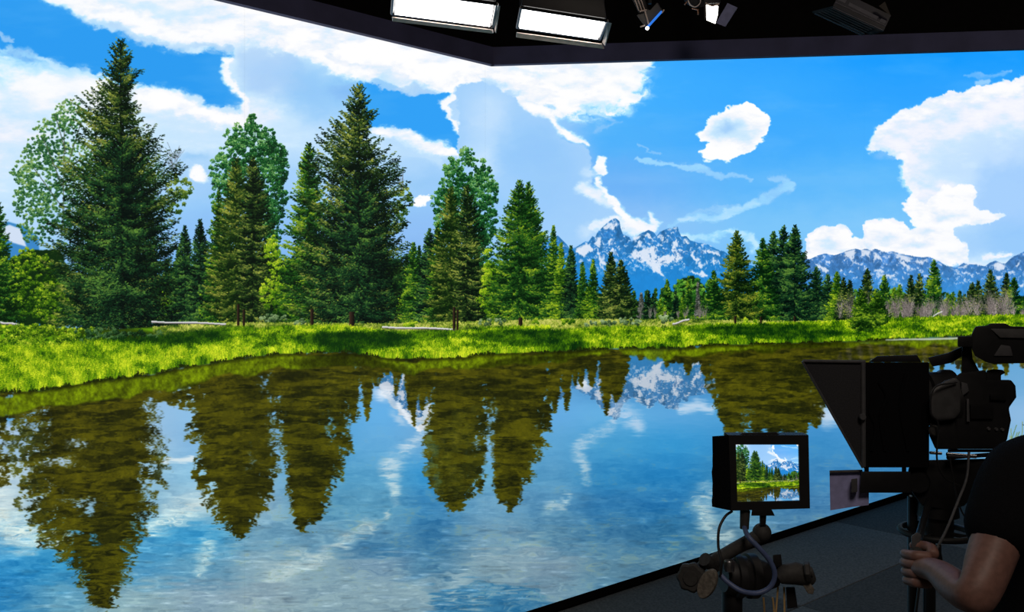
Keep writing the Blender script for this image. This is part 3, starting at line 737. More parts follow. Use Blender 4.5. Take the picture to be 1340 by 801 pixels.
    # fir 683
    conifer(C, 691, 240, 420, [(0,1,2),(0.2,10,14),(0.5,20,30),(1,40,40)], P_FIR, 31, dens=0.9)
    conifer(C, 679, 237, 424, [(0,1,2),(0.1,8,8),(0.25,18,24),(0.45,30,36),(0.7,40,44),(0.9,46,50),(1,38,42)], P_FIR, 32, dens=1.25, fine=1.05)
    # trees 720..830
    conifer(C, 724, 296, 418, [(0,1,1),(0.4,8,8),(1,18,18)], P_FIR, 33)
    conifer(C, 734, 318, 418, [(0,1,1),(0.4,8,8),(1,16,16)], P_YEL, 34)
    conifer(C, 747, 322, 418, [(0,1,1),(0.3,7,7),(0.7,12,12),(1,14,14)], P_DEEP, 35)
    conifer(C, 762, 344, 418, [(0,1,1),(0.4,6,6),(1,11,11)], P_FIR, 36)
    conifer(C, 776, 340, 418, [(0,1,1),(0.4,6,6),(1,9,9)], P_FIR, 37)
    conifer(C, 770, 375, 418, [(0,1,1),(0.4,6,6),(1,11,11)], P_YEL, 38)
    conifer(C, 799, 331, 421, [(0,1,1),(0.3,8,8),(0.7,17,14),(1,21,16)], P_SPRUCE, 39)
    conifer(C, 812, 341, 422, [(0,1,1),(0.3,8,10),(0.7,14,20),(1,16,22)], P_SPRUCE, 40)
    for i, (x, t, w, p) in enumerate([(839,384,6,0),(848,380,8,1),(855,385,6,1),(873,366,9,2),(884,381,7,1),(901,362,7,2),(913,369,4,0),(893,390,7,3),(864,392,6,3)]):
        conifer(C, x, t, 416, [(0,.6,.6),(0.4,w*.5,w*.5),(1,w,w)], [[rgb(40,46,40), rgb(84,90,84), rgb(140,140,130)], P_DEEP, P_FIR, P_YEL][p], 50 + i)
    # right group
    conifer(C, 1012, 304, 431, [(0,1,1),(0.3,12,12),(1,28,28)], P_DEEP, 60, dens=1.1)
    conifer(C, 1025, 297, 431, [(0,1,1),(0.3,14,14),(1,32,32)], P_DEEP, 61, dens=1.1)
    conifer(C, 1068, 350, 431, [(0,1,1),(0.3,9,9),(1,20,20)], P_DEEP, 62)
    conifer(C, 1083, 360, 430, [(0,1,1),(0.3,8,8),(1,17,16)], P_DEEP, 63)
    conifer(C, 1040, 296, 433, [(0,1,1),(0.2,9,10),(0.6,24,26),(1,34,38)], P_DEEP, 64, dens=1.2)
    conifer(C, 998, 313, 432, [(0,1,1),(0.3,11,11),(1,30,28)], P_FIR, 65, dens=1.1)
    conifer(C, 964, 303, 432, [(0,1,1),(0.2,10,10),(0.5,22,24),(0.8,34,34),(1,32,30)], [rgb(4,22,6), rgb(44,74,20), rgb(140,146,40)], 66, dens=1.25)
    conifer(C, 934, 355, 431, [(0,1,1),(0.3,8,8),(0.8,21,21),(1,19,19)], P_FIR, 67, dens=1.1)
    right = [(1095,356,12,3),(1104,364,9,1),(1112,367,8,1),(1135,352,12,1),(1157,361,11,2),(1170,377,8,3),(1177,373,8,3),(1192,361,10,1),(1203,359,11,1),(1222,341,14,2),(1240,384,8,3),(1247,383,8,2),(1272,370,11,1),(1280,368,9,1),(1296,354,13,1),(1317,358,11,1),(1327,364,12,2),(1340,390,9,2),(1364,352,14,1),(1392,345,14,2),(1420,360,14,1)]
    for i, (x, t, w, p) in enumerate(right):
        conifer(C, x, t, 418, [(0,.8,.8),(0.3,w*.55,w*.55),(0.7,w*1.15,w*1.15),(1,w*1.45,w*1.45)], [P_DEEP, P_SPRUCE, P_FIR, P_YEL][p], 80 + i, dens=1.1)
    # grey dead brush in front of the far wood
    rr = np.random.RandomState(4)
    for i in range(70):
        x = 1100 + rr.rand() * 260
        h = 12 + 20 * rr.rand() + (14 if 1286 < x < 1322 or 1104 < x < 1114 else 0)
        g = 105 + 60 * rr.rand()
        n = 40
        a = (rr.rand(n) - 0.5) * 1.6; ln = h * (0.25 + 0.5 * rr.rand(n)); y0 = 417 - rr.rand(n) * h * 0.6
        strokes(C, None, np.full(n, x) + (rr.rand(n) - 0.5) * 5, y0, np.sin(a) * ln * 0.7, -np.cos(a) * ln, 12, np.tile(rgb(g, g * 0.93, g * 0.9), (n, 1)) * (0.6 + 0.6 * rr.rand(n, 1)), 1)
    for i in range(16):
        x = 836 + rr.rand() * 90; h = 12 * rr.rand() + 6
        n = 16; a = (rr.rand(n) - 0.5) * 1.4; ln = h * (0.3 + 0.5 * rr.rand(n)); y0 = 417 - rr.rand(n) * h * 0.6
        strokes(C, None, np.full(n, x), y0, np.sin(a) * ln * 0.7, -np.cos(a) * ln, 10, np.tile(rgb(120, 118, 108), (n, 1)) * (0.6 + 0.6 * rr.rand(n, 1)), 1)

def sunlit(x, y):
    """where sun reaches the bank: 0 under the trees"""
    s = np.ones_like(x)
    for (cx, cy, rx, ry, k) in [(205,446,100,13,.85),(120,434,70,8,.8),(310,434,60,7,.5),(420,450,40,10,.6),(470,452,72,13,.9),(540,442,60,9,.5),(600,434,60,5,.5),(690,446,78,10,.75),(720,455,60,6,.6),(960,437,60,6,.75),(1040,440,70,9,.7),(1000,431,90,4,.6),(1060,441,60,5,.5),(1135,432,24,3,.5)]:
        d = ((x - cx) / rx) ** 2 + ((y - cy) / ry) ** 2
        s = s * (1 - k * (1 - sstep(0.5, 1.3, d)))
    return s

def paint_land(C):
    xs = np.arange(PX0, PX1 + 1, 6)
    land = [(x, meadow_top(x)) for x in xs] + [(x, float(shore(x)) + 1) for x in xs[::-1]]
    sl, a = poly_mask(land, 0.3, 1.0)
    X, Y = coords(sl)
    n = fbm(PW, PH, 14 * PS, 3 * PS, 51, 4)[sl]
    base = rgb(92, 140, 14) * (1 + 0.3 * n)[..., None]
    L = sunlit(X, Y)[..., None]
    base = base * (0.35 + 0.65 * L)
    C[sl] += (base - C[sl]) * a[..., None]
    # meadow: far part, short and pale
    P_G = [rgb(8, 44, 8), rgb(98, 144, 8), rgb(206, 222, 40)]
    P_P = [rgb(30, 60, 16), rgb(140, 158, 50), rgb(200, 200, 100)]
    grassy(C, 200, 1500, meadow_top, lambda x: meadow_top(x) + 16, 26000, P_P, lambda x: 1.3 + 0 * x, 1, sunlit)
    # sage and bushes along the meadow's back edge
    r = np.random.RandomState(8)
    sage = [rgb(40,64,36), rgb(104,132,84), rgb(160,182,130)]
    bush = [rgb(26,66,8), rgb(100,144,20), rgb(184,204,44)]
    for (x, y, rx, ry, p) in [(352,417,12,5,sage),(366,416,10,4,sage),(392,421,8,4,sage),(635,421,9,4,sage),(655,420,8,4,sage),(742,420,10,4,bush),(820,419,9,5,sage),(835,422,8,4,sage),(870,417,9,5,sage),(795,422,12,3,sage),(700,421,7,3,bush),(770,423,10,3,sage),(280,424,12,4,bush),(540,424,12,4,bush),(980,422,12,5,bush),(1060,424,14,5,bush),(1200,424,9,5,bush),(1230,422,8,3,bush),(1100,425,12,4,bush),(1330,424,10,4,bush),(932,432,8,5,bush),(1010,428,10,5,bush)]:
        leafy(C, [(x, y, rx, ry)], p, int(x), n=3.2, gap=0.0, size=0.6)
    # logs
    for (x0, y0, x1, y1, w) in [(198,421,292,424,1.6),(500,428,592,431,1.5),(880,424,901,418,1.4),(1215,417,1232,408,.8),(0,422,24,425,1.8)]:
        k = 30; t = np.linspace(0, 1, k)
        for j, c in enumerate([rgb(90,84,80), rgb(196,194,196), rgb(225,225,228)]):
            strokes(C, None, x0 + (x1 - x0) * t, y0 + (y1 - y0) * t + 0.5 * np.sin(t * 7) + (1 - j) * w * 0.6, np.full(k, (x1 - x0) / k * 1.1), np.full(k, (y1 - y0) / k), 8, np.tile(c, (k, 1)), 2)
    # trunks seen under the crowns
    for (x, w, y0, y1) in [(312,3.4,398,429),(319,2.6,405,429),(408,4,404,430),(460,6,408,434),(594,3,402,431),(599,2.4,405,431),(681,4.6,416,433),(962,2.6,414,432),(996,2.4,414,431),(1040,2.4,414,430),(1145,1.2,414,430)]:
        k = int(w * PS); xx = x + (np.arange(k) / PS - w / 2)
        strokes(C, None, xx, np.full(k, float(y0)), np.zeros(k), np.full(k, float(y1 - y0)), (y1 - y0) * 2, np.tile(rgb(48,36,26), (k, 1)) * (0.4 + 0.9 * np.linspace(0, 1, k)[::-1, None] ** 1.0), 2)
    # bushes of the left bank
    leafy(C, [(20,450,40,16),(60,440,46,14),(95,448,30,12),(-60,450,60,24),(-150,460,80,30),(30,432,40,8),(110,436,24,8)], [rgb(20,54,8), rgb(110,150,16), rgb(206,220,60)], 300, n=1.3, gap=0.1, size=1.1)
    leafy(C, [(140,446,34,11),(180,444,36,10),(225,442,30,8),(140,436,50,5)], [rgb(8,30,12), rgb(34,74,34), rgb(86,120,70)], 301, n=1.5, gap=0.1, size=0.9)
    leafy(C, [(460,446,40,7),(500,447,40,7),(425,450,20,6)], [rgb(6,34,14), rgb(24,84,36), rgb(60,124,60)], 302, n=1.5, gap=0.1, size=0.8)
    # tall grass of the bank
    FRONT = [rgb(6,30,4), rgb(44,84,16), rgb(140,168,34)]
    hg = lambda x: np.interp(x, [-230,0,300,600,1000,1500], [13,11,7,6,4,3])
    grassy(C, PX0, 330, lambda x: shore(x) - np.interp(x, [-230,0,330], [70,52,34]), lambda x: shore(x) + 0, 60000, P_G, hg, 2, sunlit)
    grassy(C, 330, 720, lambda x: shore(x) - 30, lambda x: shore(x) + 0, 34000, P_G, hg, 3, sunlit)
    grassy(C, 720, PX1, lambda x: shore(x) - 24, lambda x: shore(x) + 0, 40000, P_G, hg, 4, lambda x, y: sunlit(x, y) * 0.84)
    # two young firs standing forward on the meadow, and a round bush
    conifer(C, 1127, 380, 432, [(0,1,1),(0.2,7,6),(0.6,14,13),(0.9,16,15),(1,13,13)], FRONT, 98, dens=1.4, core=0.8)
    conifer(C, 1146, 379, 428, [(0,1,1),(0.2,6,7),(0.5,12,14),(0.75,15,20),(0.85,6,14),(1,3,3)], FRONT, 99, dens=1.4, core=0.8)
    leafy(C, [(1199,421,10,6)], [rgb(30,70,8), rgb(100,144,14), rgb(190,214,40)], 97, n=3, gap=0.0, size=0.7)
    # dark undercut rim at the waterline
    rim = rgb(26, 36, 6)
    n = 5200; r = np.random.RandomState(66)
    x = PX0 + (PX1 - PX0) * r.rand(n); y = shore(x) + (r.rand(n) - 0.35) * 2
    v = (fbm(PW, 4, 10 * PS, 10, 77, 3)[1])[((x - PX0) * PS).astype(int) % PW]
    k = (v > -0.15)
    hh = hg(x) * (0.1 + 0.9 * np.clip(v + 0.2, 0, 1)) * r.rand(n)
    strokes(C, None, x[k], y[k], (r.rand(n) - 0.5)[k] * 2, -hh[k], 5, np.tile(rim, (k.sum(), 1)) * (0.6 + 0.9 * r.rand(k.sum(), 1)), 2)

# --------------------------------------------------------------------------- water
def bed(seed):
    return fbm(PW, PH, 34 * PS, 9 * PS, seed, 5, 0.6)

def paint_water(C, sky):
    y0 = 436
    sl = box(PX0, y0, PX1, PY1)
    H = sl[0].stop - sl[0].start
    W = gradient_grid([-230, 0, 80, 180, 260, 340, 420, 500, 560, 640, 720, 800, 880, 960, 1060, 1180, 1340, 1520],
        [440, 500, 540, 580, 620, 660, 700, 740, 780, 820, 930],
        [[(90,160,210)] * 18,
         [(70,140,190),(90,150,200),(130,170,210),(130,170,215),(150,190,225),(110,160,205),(100,165,215),(110,170,225),(80,140,190),(80,150,200),(100,165,215),(60,130,190),(60,130,190),(80,150,205),(80,150,205),(80,150,205),(110,170,215),(110,170,215)],
         [(90,150,200),(110,165,215),(140,180,220),(150,190,225),(140,190,230),(120,175,220),(90,165,220),(100,175,230),(110,170,220),(110,170,215),(100,170,225),(100,175,225),(90,165,220),(80,160,215),(80,155,215),(70,150,210),(140,185,225),(140,185,225)],
         [(150,185,220),(150,185,220),(160,190,220),(160,195,225),(130,180,225),(120,170,215),(85,160,215),(100,170,222),(110,170,218),(120,175,220),(95,165,215),(70,155,210),(55,150,212),(60,145,205),(60,140,200),(70,145,205),(130,180,220),(130,180,220)],
         [(175,200,228),(175,200,228),(170,195,225),(150,190,225),(140,190,230),(120,170,215),(85,155,205),(90,160,210),(60,150,215),(100,165,210),(90,155,205),(50,135,198),(40,130,198),(60,135,190),(60,130,190),(60,130,190),(100,160,210),(100,160,210)],
         [(185,205,230),(185,205,230),(150,185,220),(130,175,215),(165,195,225),(140,175,210),(90,150,195),(95,155,200),(60,130,190),(110,160,205),(85,140,190),(50,120,182),(45,120,185),(90,145,190),(70,125,180),(70,130,185),(100,160,210),(100,160,210)],
         [(110,160,205),(90,155,210),(80,155,210),(70,150,210),(55,145,210),(110,155,195),(110,155,195),(95,145,190),(55,115,170),(105,145,185),(95,140,180),(65,120,170),(55,115,165),(90,130,165),(75,120,165),(75,120,165),(100,150,200),(100,150,200)],
         [(40,130,200),(45,135,205),(50,140,205),(80,150,205),(95,150,195),(130,160,190),(125,155,185),(120,150,185),(80,130,175),(120,150,180),(125,150,180),(90,130,165),(85,125,160),(90,125,155),(80,120,155),(80,120,155),(100,150,200),(100,150,200)],
         [(35,120,190),(40,125,195),(90,150,195),(140,170,195),(140,165,195),(145,165,190),(140,165,190),(140,165,190),(140,165,190),(140,165,190),(120,150,180),(85,130,170),(85,125,160),(90,125,150),(80,120,155),(80,120,155),(100,150,200),(100,150,200)],
         [(40,115,180),(70,135,185),(120,160,190),(145,170,190),(140,165,190),(145,170,190),(140,165,190),(140,165,190),(110,145,180),(50,120,170),(45,115,170),(80,125,165),(85,125,160),(90,125,150),(80,120,155),(80,120,155),(100,150,200),(100,150,200)],
         [(60,120,170)] * 18])
    # mirrored mountains, clouds and trees, in their own layer, then rippled
    R = W.copy()
    texh = np.clip(0.7 + fbm(PW, PH, 30 * PS, 3.0 * PS, 61, 4, 0.6) * 1.2, 0, 1)
    Wc = rgb(205, 220, 236)
    # mirrored main range (axis y = 416.5)
    ysrc = np.arange(PH)
    ax = 416.5
    yi = np.clip(((2 * ax - (ysrc / PS + PY0)) - PY0) * PS, 0, PH - 1).astype(int)
    M = sky[yi]
    mk = np.zeros((PH, PW), np.float32)
    mp = [(x, 2 * ax - y) for x, y in RIDGE1]
    s2, a2 = poly_mask(mp, 0.5, 0)
    mk[s2] = a2
    lum = M.mean(axis=2, keepdims=True)
    tint = M * 0.72 + lum * 0.10 + 0.05
    # only the part between the trees shows it
    R += (tint - R) * (mk * 0.95)[..., None]
    # and the copy of it that shows further left (mirrored peak at 545)
    sh = 258
    for k in (0,):
        xi = np.clip(np.arange(PW) + sh * PS, 0, PW - 1)
        s3, a3 = poly_mask([(470,470),(482,500),(498,512),(512,532),(530,548),(548,566),(556,562),(563,540),(566,500),(566,470)], 0.6, 2)
        R[s3] += (tint[s3[0]][:, xi[s3[1]]] - R[s3]) * (a3 * 0.95)[..., None]
    # cloud reflections
    blob(R, 502, 515, 14, 10, rgb(235,242,250), 0.9, 5); blob(R, 520, 548, 14, 5, Wc, 0.6, 5, rot=0.7); ribbon(R, [(520,530,3),(535,552,3),(548,562,3)], rgb(230,238,248), 0.9, 3, k=0)
    ribbon(R, [(563,540,5),(552,568,7),(540,582,8),(520,596,14),(510,612,14),(512,640,9),(514,660,6)], Wc, 0.85, 10, texh, k=0)
    ribbon(R, [(500,672,6),(480,686,8),(455,702,10),(420,726,14),(360,750,18)], rgb(196,208,222), 0.75, 12, texh, k=0)
    ribbon(R, [(812,530,12),(830,545,14),(838,556,10)], rgb(190,212,236), 0.8, 8, texh, k=0)
    ribbon(R, [(805,548,6),(795,562,7),(770,574,9),(756,588,9),(766,610,7),(768,632,5)], rgb(190,210,230), 0.75, 8, texh, k=0)
    ribbon(R, [(890,534,6),(912,530,8),(930,534,6)], rgb(205,222,240), 0.8, 6, k=0)
    ribbon(R, [(680,700,14),(700,722,16),(640,735,16),(600,760,18)], rgb(170,188,208), 0.55, 14, texh, k=0)
    ribbon(R, [(742,648,5),(735,660,6),(715,668,6)], rgb(200,216,232), 0.8, 6, texh, k=0)
    ribbon(R, [(924,642,14),(915,662,12),(930,690,14),(950,706,12)], rgb(200,214,228), 0.85, 8, texh, k=0)
    ribbon(R, [(1060,530,14),(1080,545,14),(1100,540,16)], rgb(214,224,238), 0.8, 8, k=0)
    blob(R, 764, 500, 8, 8, rgb(225,236,248), 0.8, 4)
    blob(R, 10, 560, 26, 14, rgb(190,210,235), 0.7, 8); blob(R, 8, 545, 12, 8, rgb(70,150,215), 0.8, 4)
    ribbon(R, [(-20,640,30),(10,680,30),(50,706,20),(85,712,10)], rgb(222,230,242), 0.95, 12, texh, k=0)
    ribbon(R, [(262,660,14),(232,668,16),(210,682,14),(196,694,10)], rgb(222,232,244), 0.95, 8, texh, k=0)
    ribbon(R, [(250,598,4),(230,602,4),(205,604,3)], rgb(225,234,245), 0.9, 3, k=0)
    ribbon(R, [(274,712,9),(268,730,10),(262,745,10)], rgb(205,220,234), 0.8, 8, texh, k=0)
    fill(R, [(565,770),(600,762),(640,766),(700,762),(720,780),(700,930),(560,930)], rgb(40,110,168), 3, 10, 0.8, texh)
    blob(R, 500, 715, 36, 12, rgb(45,105,160), 0.8, 8); blob(R, 445, 722, 20, 9, rgb(70,120,165), 0.7, 8)
    # trees standing on their heads
    T = np.zeros_like(R); A = np.zeros((PH, PW), np.float32)
    P1 = [rgb(24,28,3), rgb(62,66,6), rgb(104,104,14)]
    P2 = [rgb(30,34,4), rgb(66,72,8), rgb(112,112,22)]
    P3 = [rgb(50,76,56), rgb(84,112,70), rgb(130,156,110)]
    def rt(cx, tip, rootY, prof, pal=P1, seed=0, **k):
        conifer(T, cx, tip, rootY, prof, pal, 400 + seed, A=A, **k)
    leafy(T, [(40,600,30,40),(45,655,24,30),(30,560,30,30),(70,700,20,18),(205,610,14,16),(90,720,14,10)], P3, 40, A=A, n=0.8, gap=0.3, sg=-1)
    leafy(T, [(-30,560,40,50),(0,600,14,40),(-60,600,50,60),(20,520,40,24)], [rgb(24,28,3), rgb(60,64,16), rgb(120,130,60)], 46, A=A, n=0.9, gap=0.3, sg=-1)
    rt(132, 800, 500, [(0,3,3),(0.06,16,14),(0.12,22,22),(0.2,30,30),(0.3,60,44),(0.34,70,52),(0.38,78,60),(0.45,86,60),(0.6,98,78),(0.8,104,80),(1,104,80)], P1, 1, dens=1.7, core=1.6, fine=1.4)
    leafy(T, [(300,640,20,26),(330,655,12,20),(275,620,22,26),(340,610,26,34),(310,585,50,36),(312,675,16,14)], P2, 41, A=A, n=1.6, gap=0.1, sg=-1)
    rt(312, 702, 480, [(0,3,3),(0.1,16,16),(0.25,40,34),(0.5,58,50),(1,70,60)], P1, 2, dens=1.5, core=1.8)
    rt(394, 690, 475, [(0,2,2),(0.1,9,12),(0.3,20,30),(0.5,26,50),(0.65,30,66),(0.8,34,72),(1,46,70)], P1, 3, dens=1.7, core=1.6, fine=1.2)
    rt(408, 686, 475, [(0,2,2),(0.1,9,12),(0.3,20,30),(0.5,30,48),(1,40,50)], P1, 4, dens=1.2, core=1.0)
    leafy(T, [(260,510,60,24),(340,510,60,30),(400,500,50,30),(300,545,46,24),(200,508,30,18)], P1, 42, A=A, n=1.6, gap=0.0, sg=-1)
    for i, (x, tip, w) in enumerate([(440,545,22),(462,552,10),(480,548,9),(455,500,20),(493,505,12),(518,518,5),(520,500,9),(541,555,7),(536,535,9),(552,536,9),(560,518,12),(476,505,18),(506,488,8),(548,505,14)]):
        rt(x, tip, 466, [(0,.8,.8),(0.4,w*.6,w*.6),(1,w,w)], P2, 10 + i, dens=1.3, core=1.4)
    rt(592, 668, 470, [(0,3,3),(0.1,12,14),(0.3,32,38),(0.5,36,46),(0.75,32,48),(1,28,50)], P2, 30, dens=1.6, core=1.4, fine=1.2)
    leafy(T, [(575,620,14,26),(610,630,24,22),(600,590,34,30),(612,560,30,30),(565,585,8,20)], [rgb(40,50,16), rgb(70,80,16), rgb(110,118,50)], 43, A=A, n=1.2, gap=0.25, sg=-1)
    leafy(T, [(562,590,10,34),(572,628,8,16)], [rgb(60,110,110), rgb(90,140,130), rgb(120,160,150)], 47, A=A, n=0.7, gap=0.3, sg=-1)
    rt(655, 656, 470, [(0,2,2),(0.15,8,10),(0.4,12,24),(0.7,14,30),(1,16,30)], P1, 31, dens=1.5, core=1.5)
    rt(668, 664, 470, [(0,2,2),(0.1,9,10),(0.25,16,24),(0.4,22,42),(0.55,22,48),(0.75,24,54),(1,28,58)], P1, 32, dens=1.7, core=1.6, fine=1.2)
    leafy(T, [(700,500,34,30),(690,545,30,30),(660,520,24,40),(615,505,36,26)], P1, 48, A=A, n=1.4, gap=0.05, sg=-1)
    for i, (x, tip, w) in enumerate([(726,538,10),(741,536,8),(752,502,5),(760,505,6),(774,506,8),(793,540,11),(806,524,18),(812,500,14),(732,490,14),(745,490,10),(768,480,10),(872,480,5),(880,474,8),(838,470,6),(900,490,8),(890,475,14),(910,474,14)]):
        rt(x, tip, 460, [(0,.8,.8),(0.4,w*.6,w*.6),(1,w,w)], P2, 60 + i, dens=1.3, core=1.4)
    for i, (x, tip, w) in enumerate([(934,520,16),(955,572,26),(968,566,24),(990,570,24),(1010,575,24),(1032,582,26),(1050,570,26),(1068,560,18),(1084,520,14),(925,492,12)]):
        rt(x, tip, 458, [(0,1,1),(0.3,w*.6,w*.6),(0.7,w,w),(1,w*1.1,w*1.1)], P1, 80 + i, dens=1.4, core=1.5)
    leafy(T, [(1000,490,80,34),(960,480,40,24),(1050,500,40,40),(1000,540,60,24)], P1, 44, A=A, n=1.0, gap=0.05, sg=-1)
    for i, x in enumerate(np.arange(1092, 1350, 7)):
        rt(x, 468 + 26 * np.random.RandomState(i).rand(), 450, [(0,1,1),(1,7,7)], [P2, [rgb(50,50,40), rgb(90,88,74), rgb(130,126,112)]][i % 2], 120 + i, dens=1.5, core=1.5)
    for x0, x1 in [(215,800),(905,1100)]:
        leafy(T, [(x, float(shore(x)) + 8, 9, 9) for x in range(x0, x1, 10)], P1, 49 + x0, A=A, n=2.2, gap=0.0, sg=-1)
    hole = np.zeros((PH, PW), np.float32)
    def cut(x, y, rx, ry, a=1.0):
        sl = box(x - rx * 1.7, y - ry * 1.7, x + rx * 1.7, y + ry * 1.7)
        X, Y = coords(sl)
        d = 1 - sstep(0.2, 1.6, np.sqrt(((X - x) / rx) ** 2 + ((Y - y) / ry) ** 2))
        n = fbm(PW, PH, 4 * PS, 2.2 * PS, 81, 3, 0.8)[sl]
        hole[sl] = np.maximum(hole[sl], sstep(0.50, 0.62, d * a * 0.62 + n * 0.85))
    for c in [(98,580,16,9),(85,604,20,7),(64,602,8,7),(210,545,16,24),(225,600,14,40),(215,570,22,14),(100,655,24,6),(117,665,12,8),(95,698,12,6),(122,705,8,8),(360,520,14,6),(360,570,10,28,.9),(367,620,9,34,.95),(345,500,8,12,.8),(432,560,8,20,.7),(640,565,8,10),(640,600,8,34),(645,540,6,16,.8),(622,580,8,14,.7),(975,548,12,20,.5),(330,600,6,20,.6),(10,585,20,14,.7),(720,470,9,5,.7),(466,476,6,8,.9),(530,480,8,8,.9),(505,500,20,8,.6),(930,505,8,20,.7),(1085,545,16,20,.8)]:
        cut(*c)
    leafy(T, [(30,520,60,14),(110,520,70,14)], P1, 45, A=A, n=1.4, gap=0.0, sg=-1)
    A = np.clip(blur(A, 1) * 1.5, 0, 1) * (1 - blur(hole, 1))
    Tb = blur(T * 1.0, 1); An = blur((T.sum(2) > 0).astype(np.float32), 1)
    T = Tb / np.maximum(An, 0.15)[..., None]
    # weedy bed seen through the dark reflections: long slanting mats
    X, Y = coords(box(PX0, PY0, PX1, PY1))
    b1 = fbm(PW, PH, 26 * PS, 3.6 * PS, 63, 4, 0.62); b2 = fbm(PW, PH, 60 * PS, 14 * PS, 64, 3)
    sl_shift = ((X - 100) * 0.12 * PS).astype(int)          # streaks rise gently to the left bank
    rows = np.clip((np.arange(PH)[:, None] + sl_shift), 0, PH - 1)
    cols = np.broadcast_to(np.arange(PW)[None], rows.shape)
    left = np.where(X < 330, 1.0, 0.0).astype(np.float32)
    left = blur(left, 80)
    b1s = b1[rows, cols] * left + b1 * (1 - left)
    mat = np.clip(0.5 + b1s * 1.7 + b2 * 0.5, 0, 1)[..., None]
    weed = rgb(22, 25, 0) * (1 - mat) + rgb(104, 102, 6) * mat
    T = (T * 0.42 + weed * 0.58) * rgb(232, 222, 190)
    R += (T - R) * (A * 0.97)[..., None]
    # bed mottling seen through the sky reflections
    m1 = bed(65); m2 = fbm(PW, PH, 8 * PS, 3 * PS, 66, 4, 0.6)
    dep = sstep(520, 700, Y)
    skyish = (1 - A)
    m3 = fbm(PW, PH, 70 * PS, 5 * PS, 67, 4, 0.6)
    k = (m1 * 0.10 + m2 * 0.06 + m3 * 0.06) * dep * skyish
    R += k[..., None] * (rgb(255, 235, 190) * 1.0)
    R += ((rgb(120, 140, 130) - R) * (np.clip(m2 * 0.6 + m1 * 0.8 - 0.25, 0, 0.4) * dep * skyish * (X > 300))[..., None])
    R *= 1 + (rgb(248, 258, 240) - 1) * (dep * skyish)[..., None]
    # ripples: shift samples sideways and up/down
    amp = np.interp(Y[:, 0], [440, 520, 640, 800, 930], [0.6, 1.5, 3.6, 7.5, 10.0])[:, None]
    rp = np.zeros((PH, PW), np.float32)
    # ripple wavelength grows towards the viewer: blend two noises
    ra = fbm(PW, PH, 10 * PS, 1.6 * PS, 71, 3, 0.6); rb = fbm(PW, PH, 26 * PS, 3.4 * PS, 72, 4, 0.6)
    q = sstep(520, 720, Y)
    rp = ra * (1 - q) + rb * q
    rq = (fbm(PW, PH, 12 * PS, 2.0 * PS, 73, 2, 0.5) * (1 - q) + fbm(PW, PH, 22 * PS, 4.2 * PS, 74, 2, 0.4) * q) * 1.5
    xi = np.clip(np.arange(PW)[None] + rp * amp * 1.7 * PS, 0, PW - 1).astype(int)
    yi = np.clip(np.arange(PH)[:, None] + rq * amp * 1.5 * PS, 0, PH - 1).astype(int)
    R = R[yi, xi]
    # fine glints along ripples
    g = np.clip(rb * 1.6 - 0.42, 0, 1) * sstep(600, 760, Y)
    d = np.clip(-rb * 1.6 - 0.35, 0, 1) * sstep(600, 720, Y)
    nn = (1 - A[yi, xi])
    R += (0.20 * g * nn)[..., None]
    R *= (1 - 0.22 * d * nn)[..., None]
    # bank grass mirrored in a bright band
    xs = np.arange(PX0, PX1 + 1, 6)
    th = np.interp(xs, [-230,0,60,130,200,300,430,480,560,620,700,800,1000,1250,1520], [28,25,27,27,24,20,14,12,12,15,12,11,10,9,8])
    band = [(x, float(shore(x)) - 3) for x in xs] + [(x, float(shore(x)) + t) for x, t in list(zip(xs, th))[::-1]]
    s4, a4 = poly_mask(band, 1.2, 14)
    X4, Y4 = coords(s4)
    gn = fbm(PW, PH, 5 * PS, 6 * PS, 75, 4, 0.7)[s4] * 1.3
    L = sunlit(X4, 2 * shore(X4) - Y4)
    L = np.where((X4 > 130) & (X4 < 240), np.minimum(L, 0.9), L)
    gcol = (rgb(96, 116, 6) * (0.45 + 0.55 * L[..., None])) * (1 + 0.5 * gn[..., None])
    near = np.clip((Y4 - shore(X4)) / 5.0, 0, 1)[..., None]
    gcol = gcol * (0.35 + 0.65 * near)
    R[s4] += (gcol - R[s4]) * (a4 * 0.95)[..., None]
    # pale water patches at the far shore
    ribbon(R, [(1160,444.5,1.2),(1185,443.5,1.2),(1215,443.4,1.6),(1258,442,1.4)], rgb(205,215,205), 0.9, 2, k=0)
    # reeds standing in the shallows at the far right
    r = np.random.RandomState(91)
    n = 170; x = 1300 + 120 * r.rand(n); y = 592 + 46 * r.rand(n); h = 16 + 26 * r.rand(n)
    strokes(R, None, x, y, (r.rand(n) - 0.2) * h * 0.9, -h, 60, ramp([rgb(40,70,20), rgb(90,120,50), rgb(190,200,140)], r.rand(n)), 2)
    # lay it in below the shoreline
    m = (Y > shore(X[0])[None, :] + WY * 1.2).astype(np.float32)
    m = blur(m, 1)
    C += (R - C) * m[..., None]

def paint_picture():
    C = paint_sky()
    paint_mountains(C)
    sky = C.copy()
    paint_trees(C)
    paint_land(C)
    paint_water(C, sky)
    return np.clip(C, 0, 1)
# ---------------------------------------------------------------- the studio
P0 = Vector((0.0826, 4.544, 0)); DW = Vector((0.7599, 0.6501, 0)).normalized(); NW = Vector((DW.y, -DW.x, 0))   # NW points into the room
def s_of(px):
    k = (px - 670.0) / F
    return (k * P0.y - P0.x) / (DW.x - k * DW.y)
S0, S1 = -3.0, 10.6
LED_Z0, LED_Z1 = 0.05, 4.8

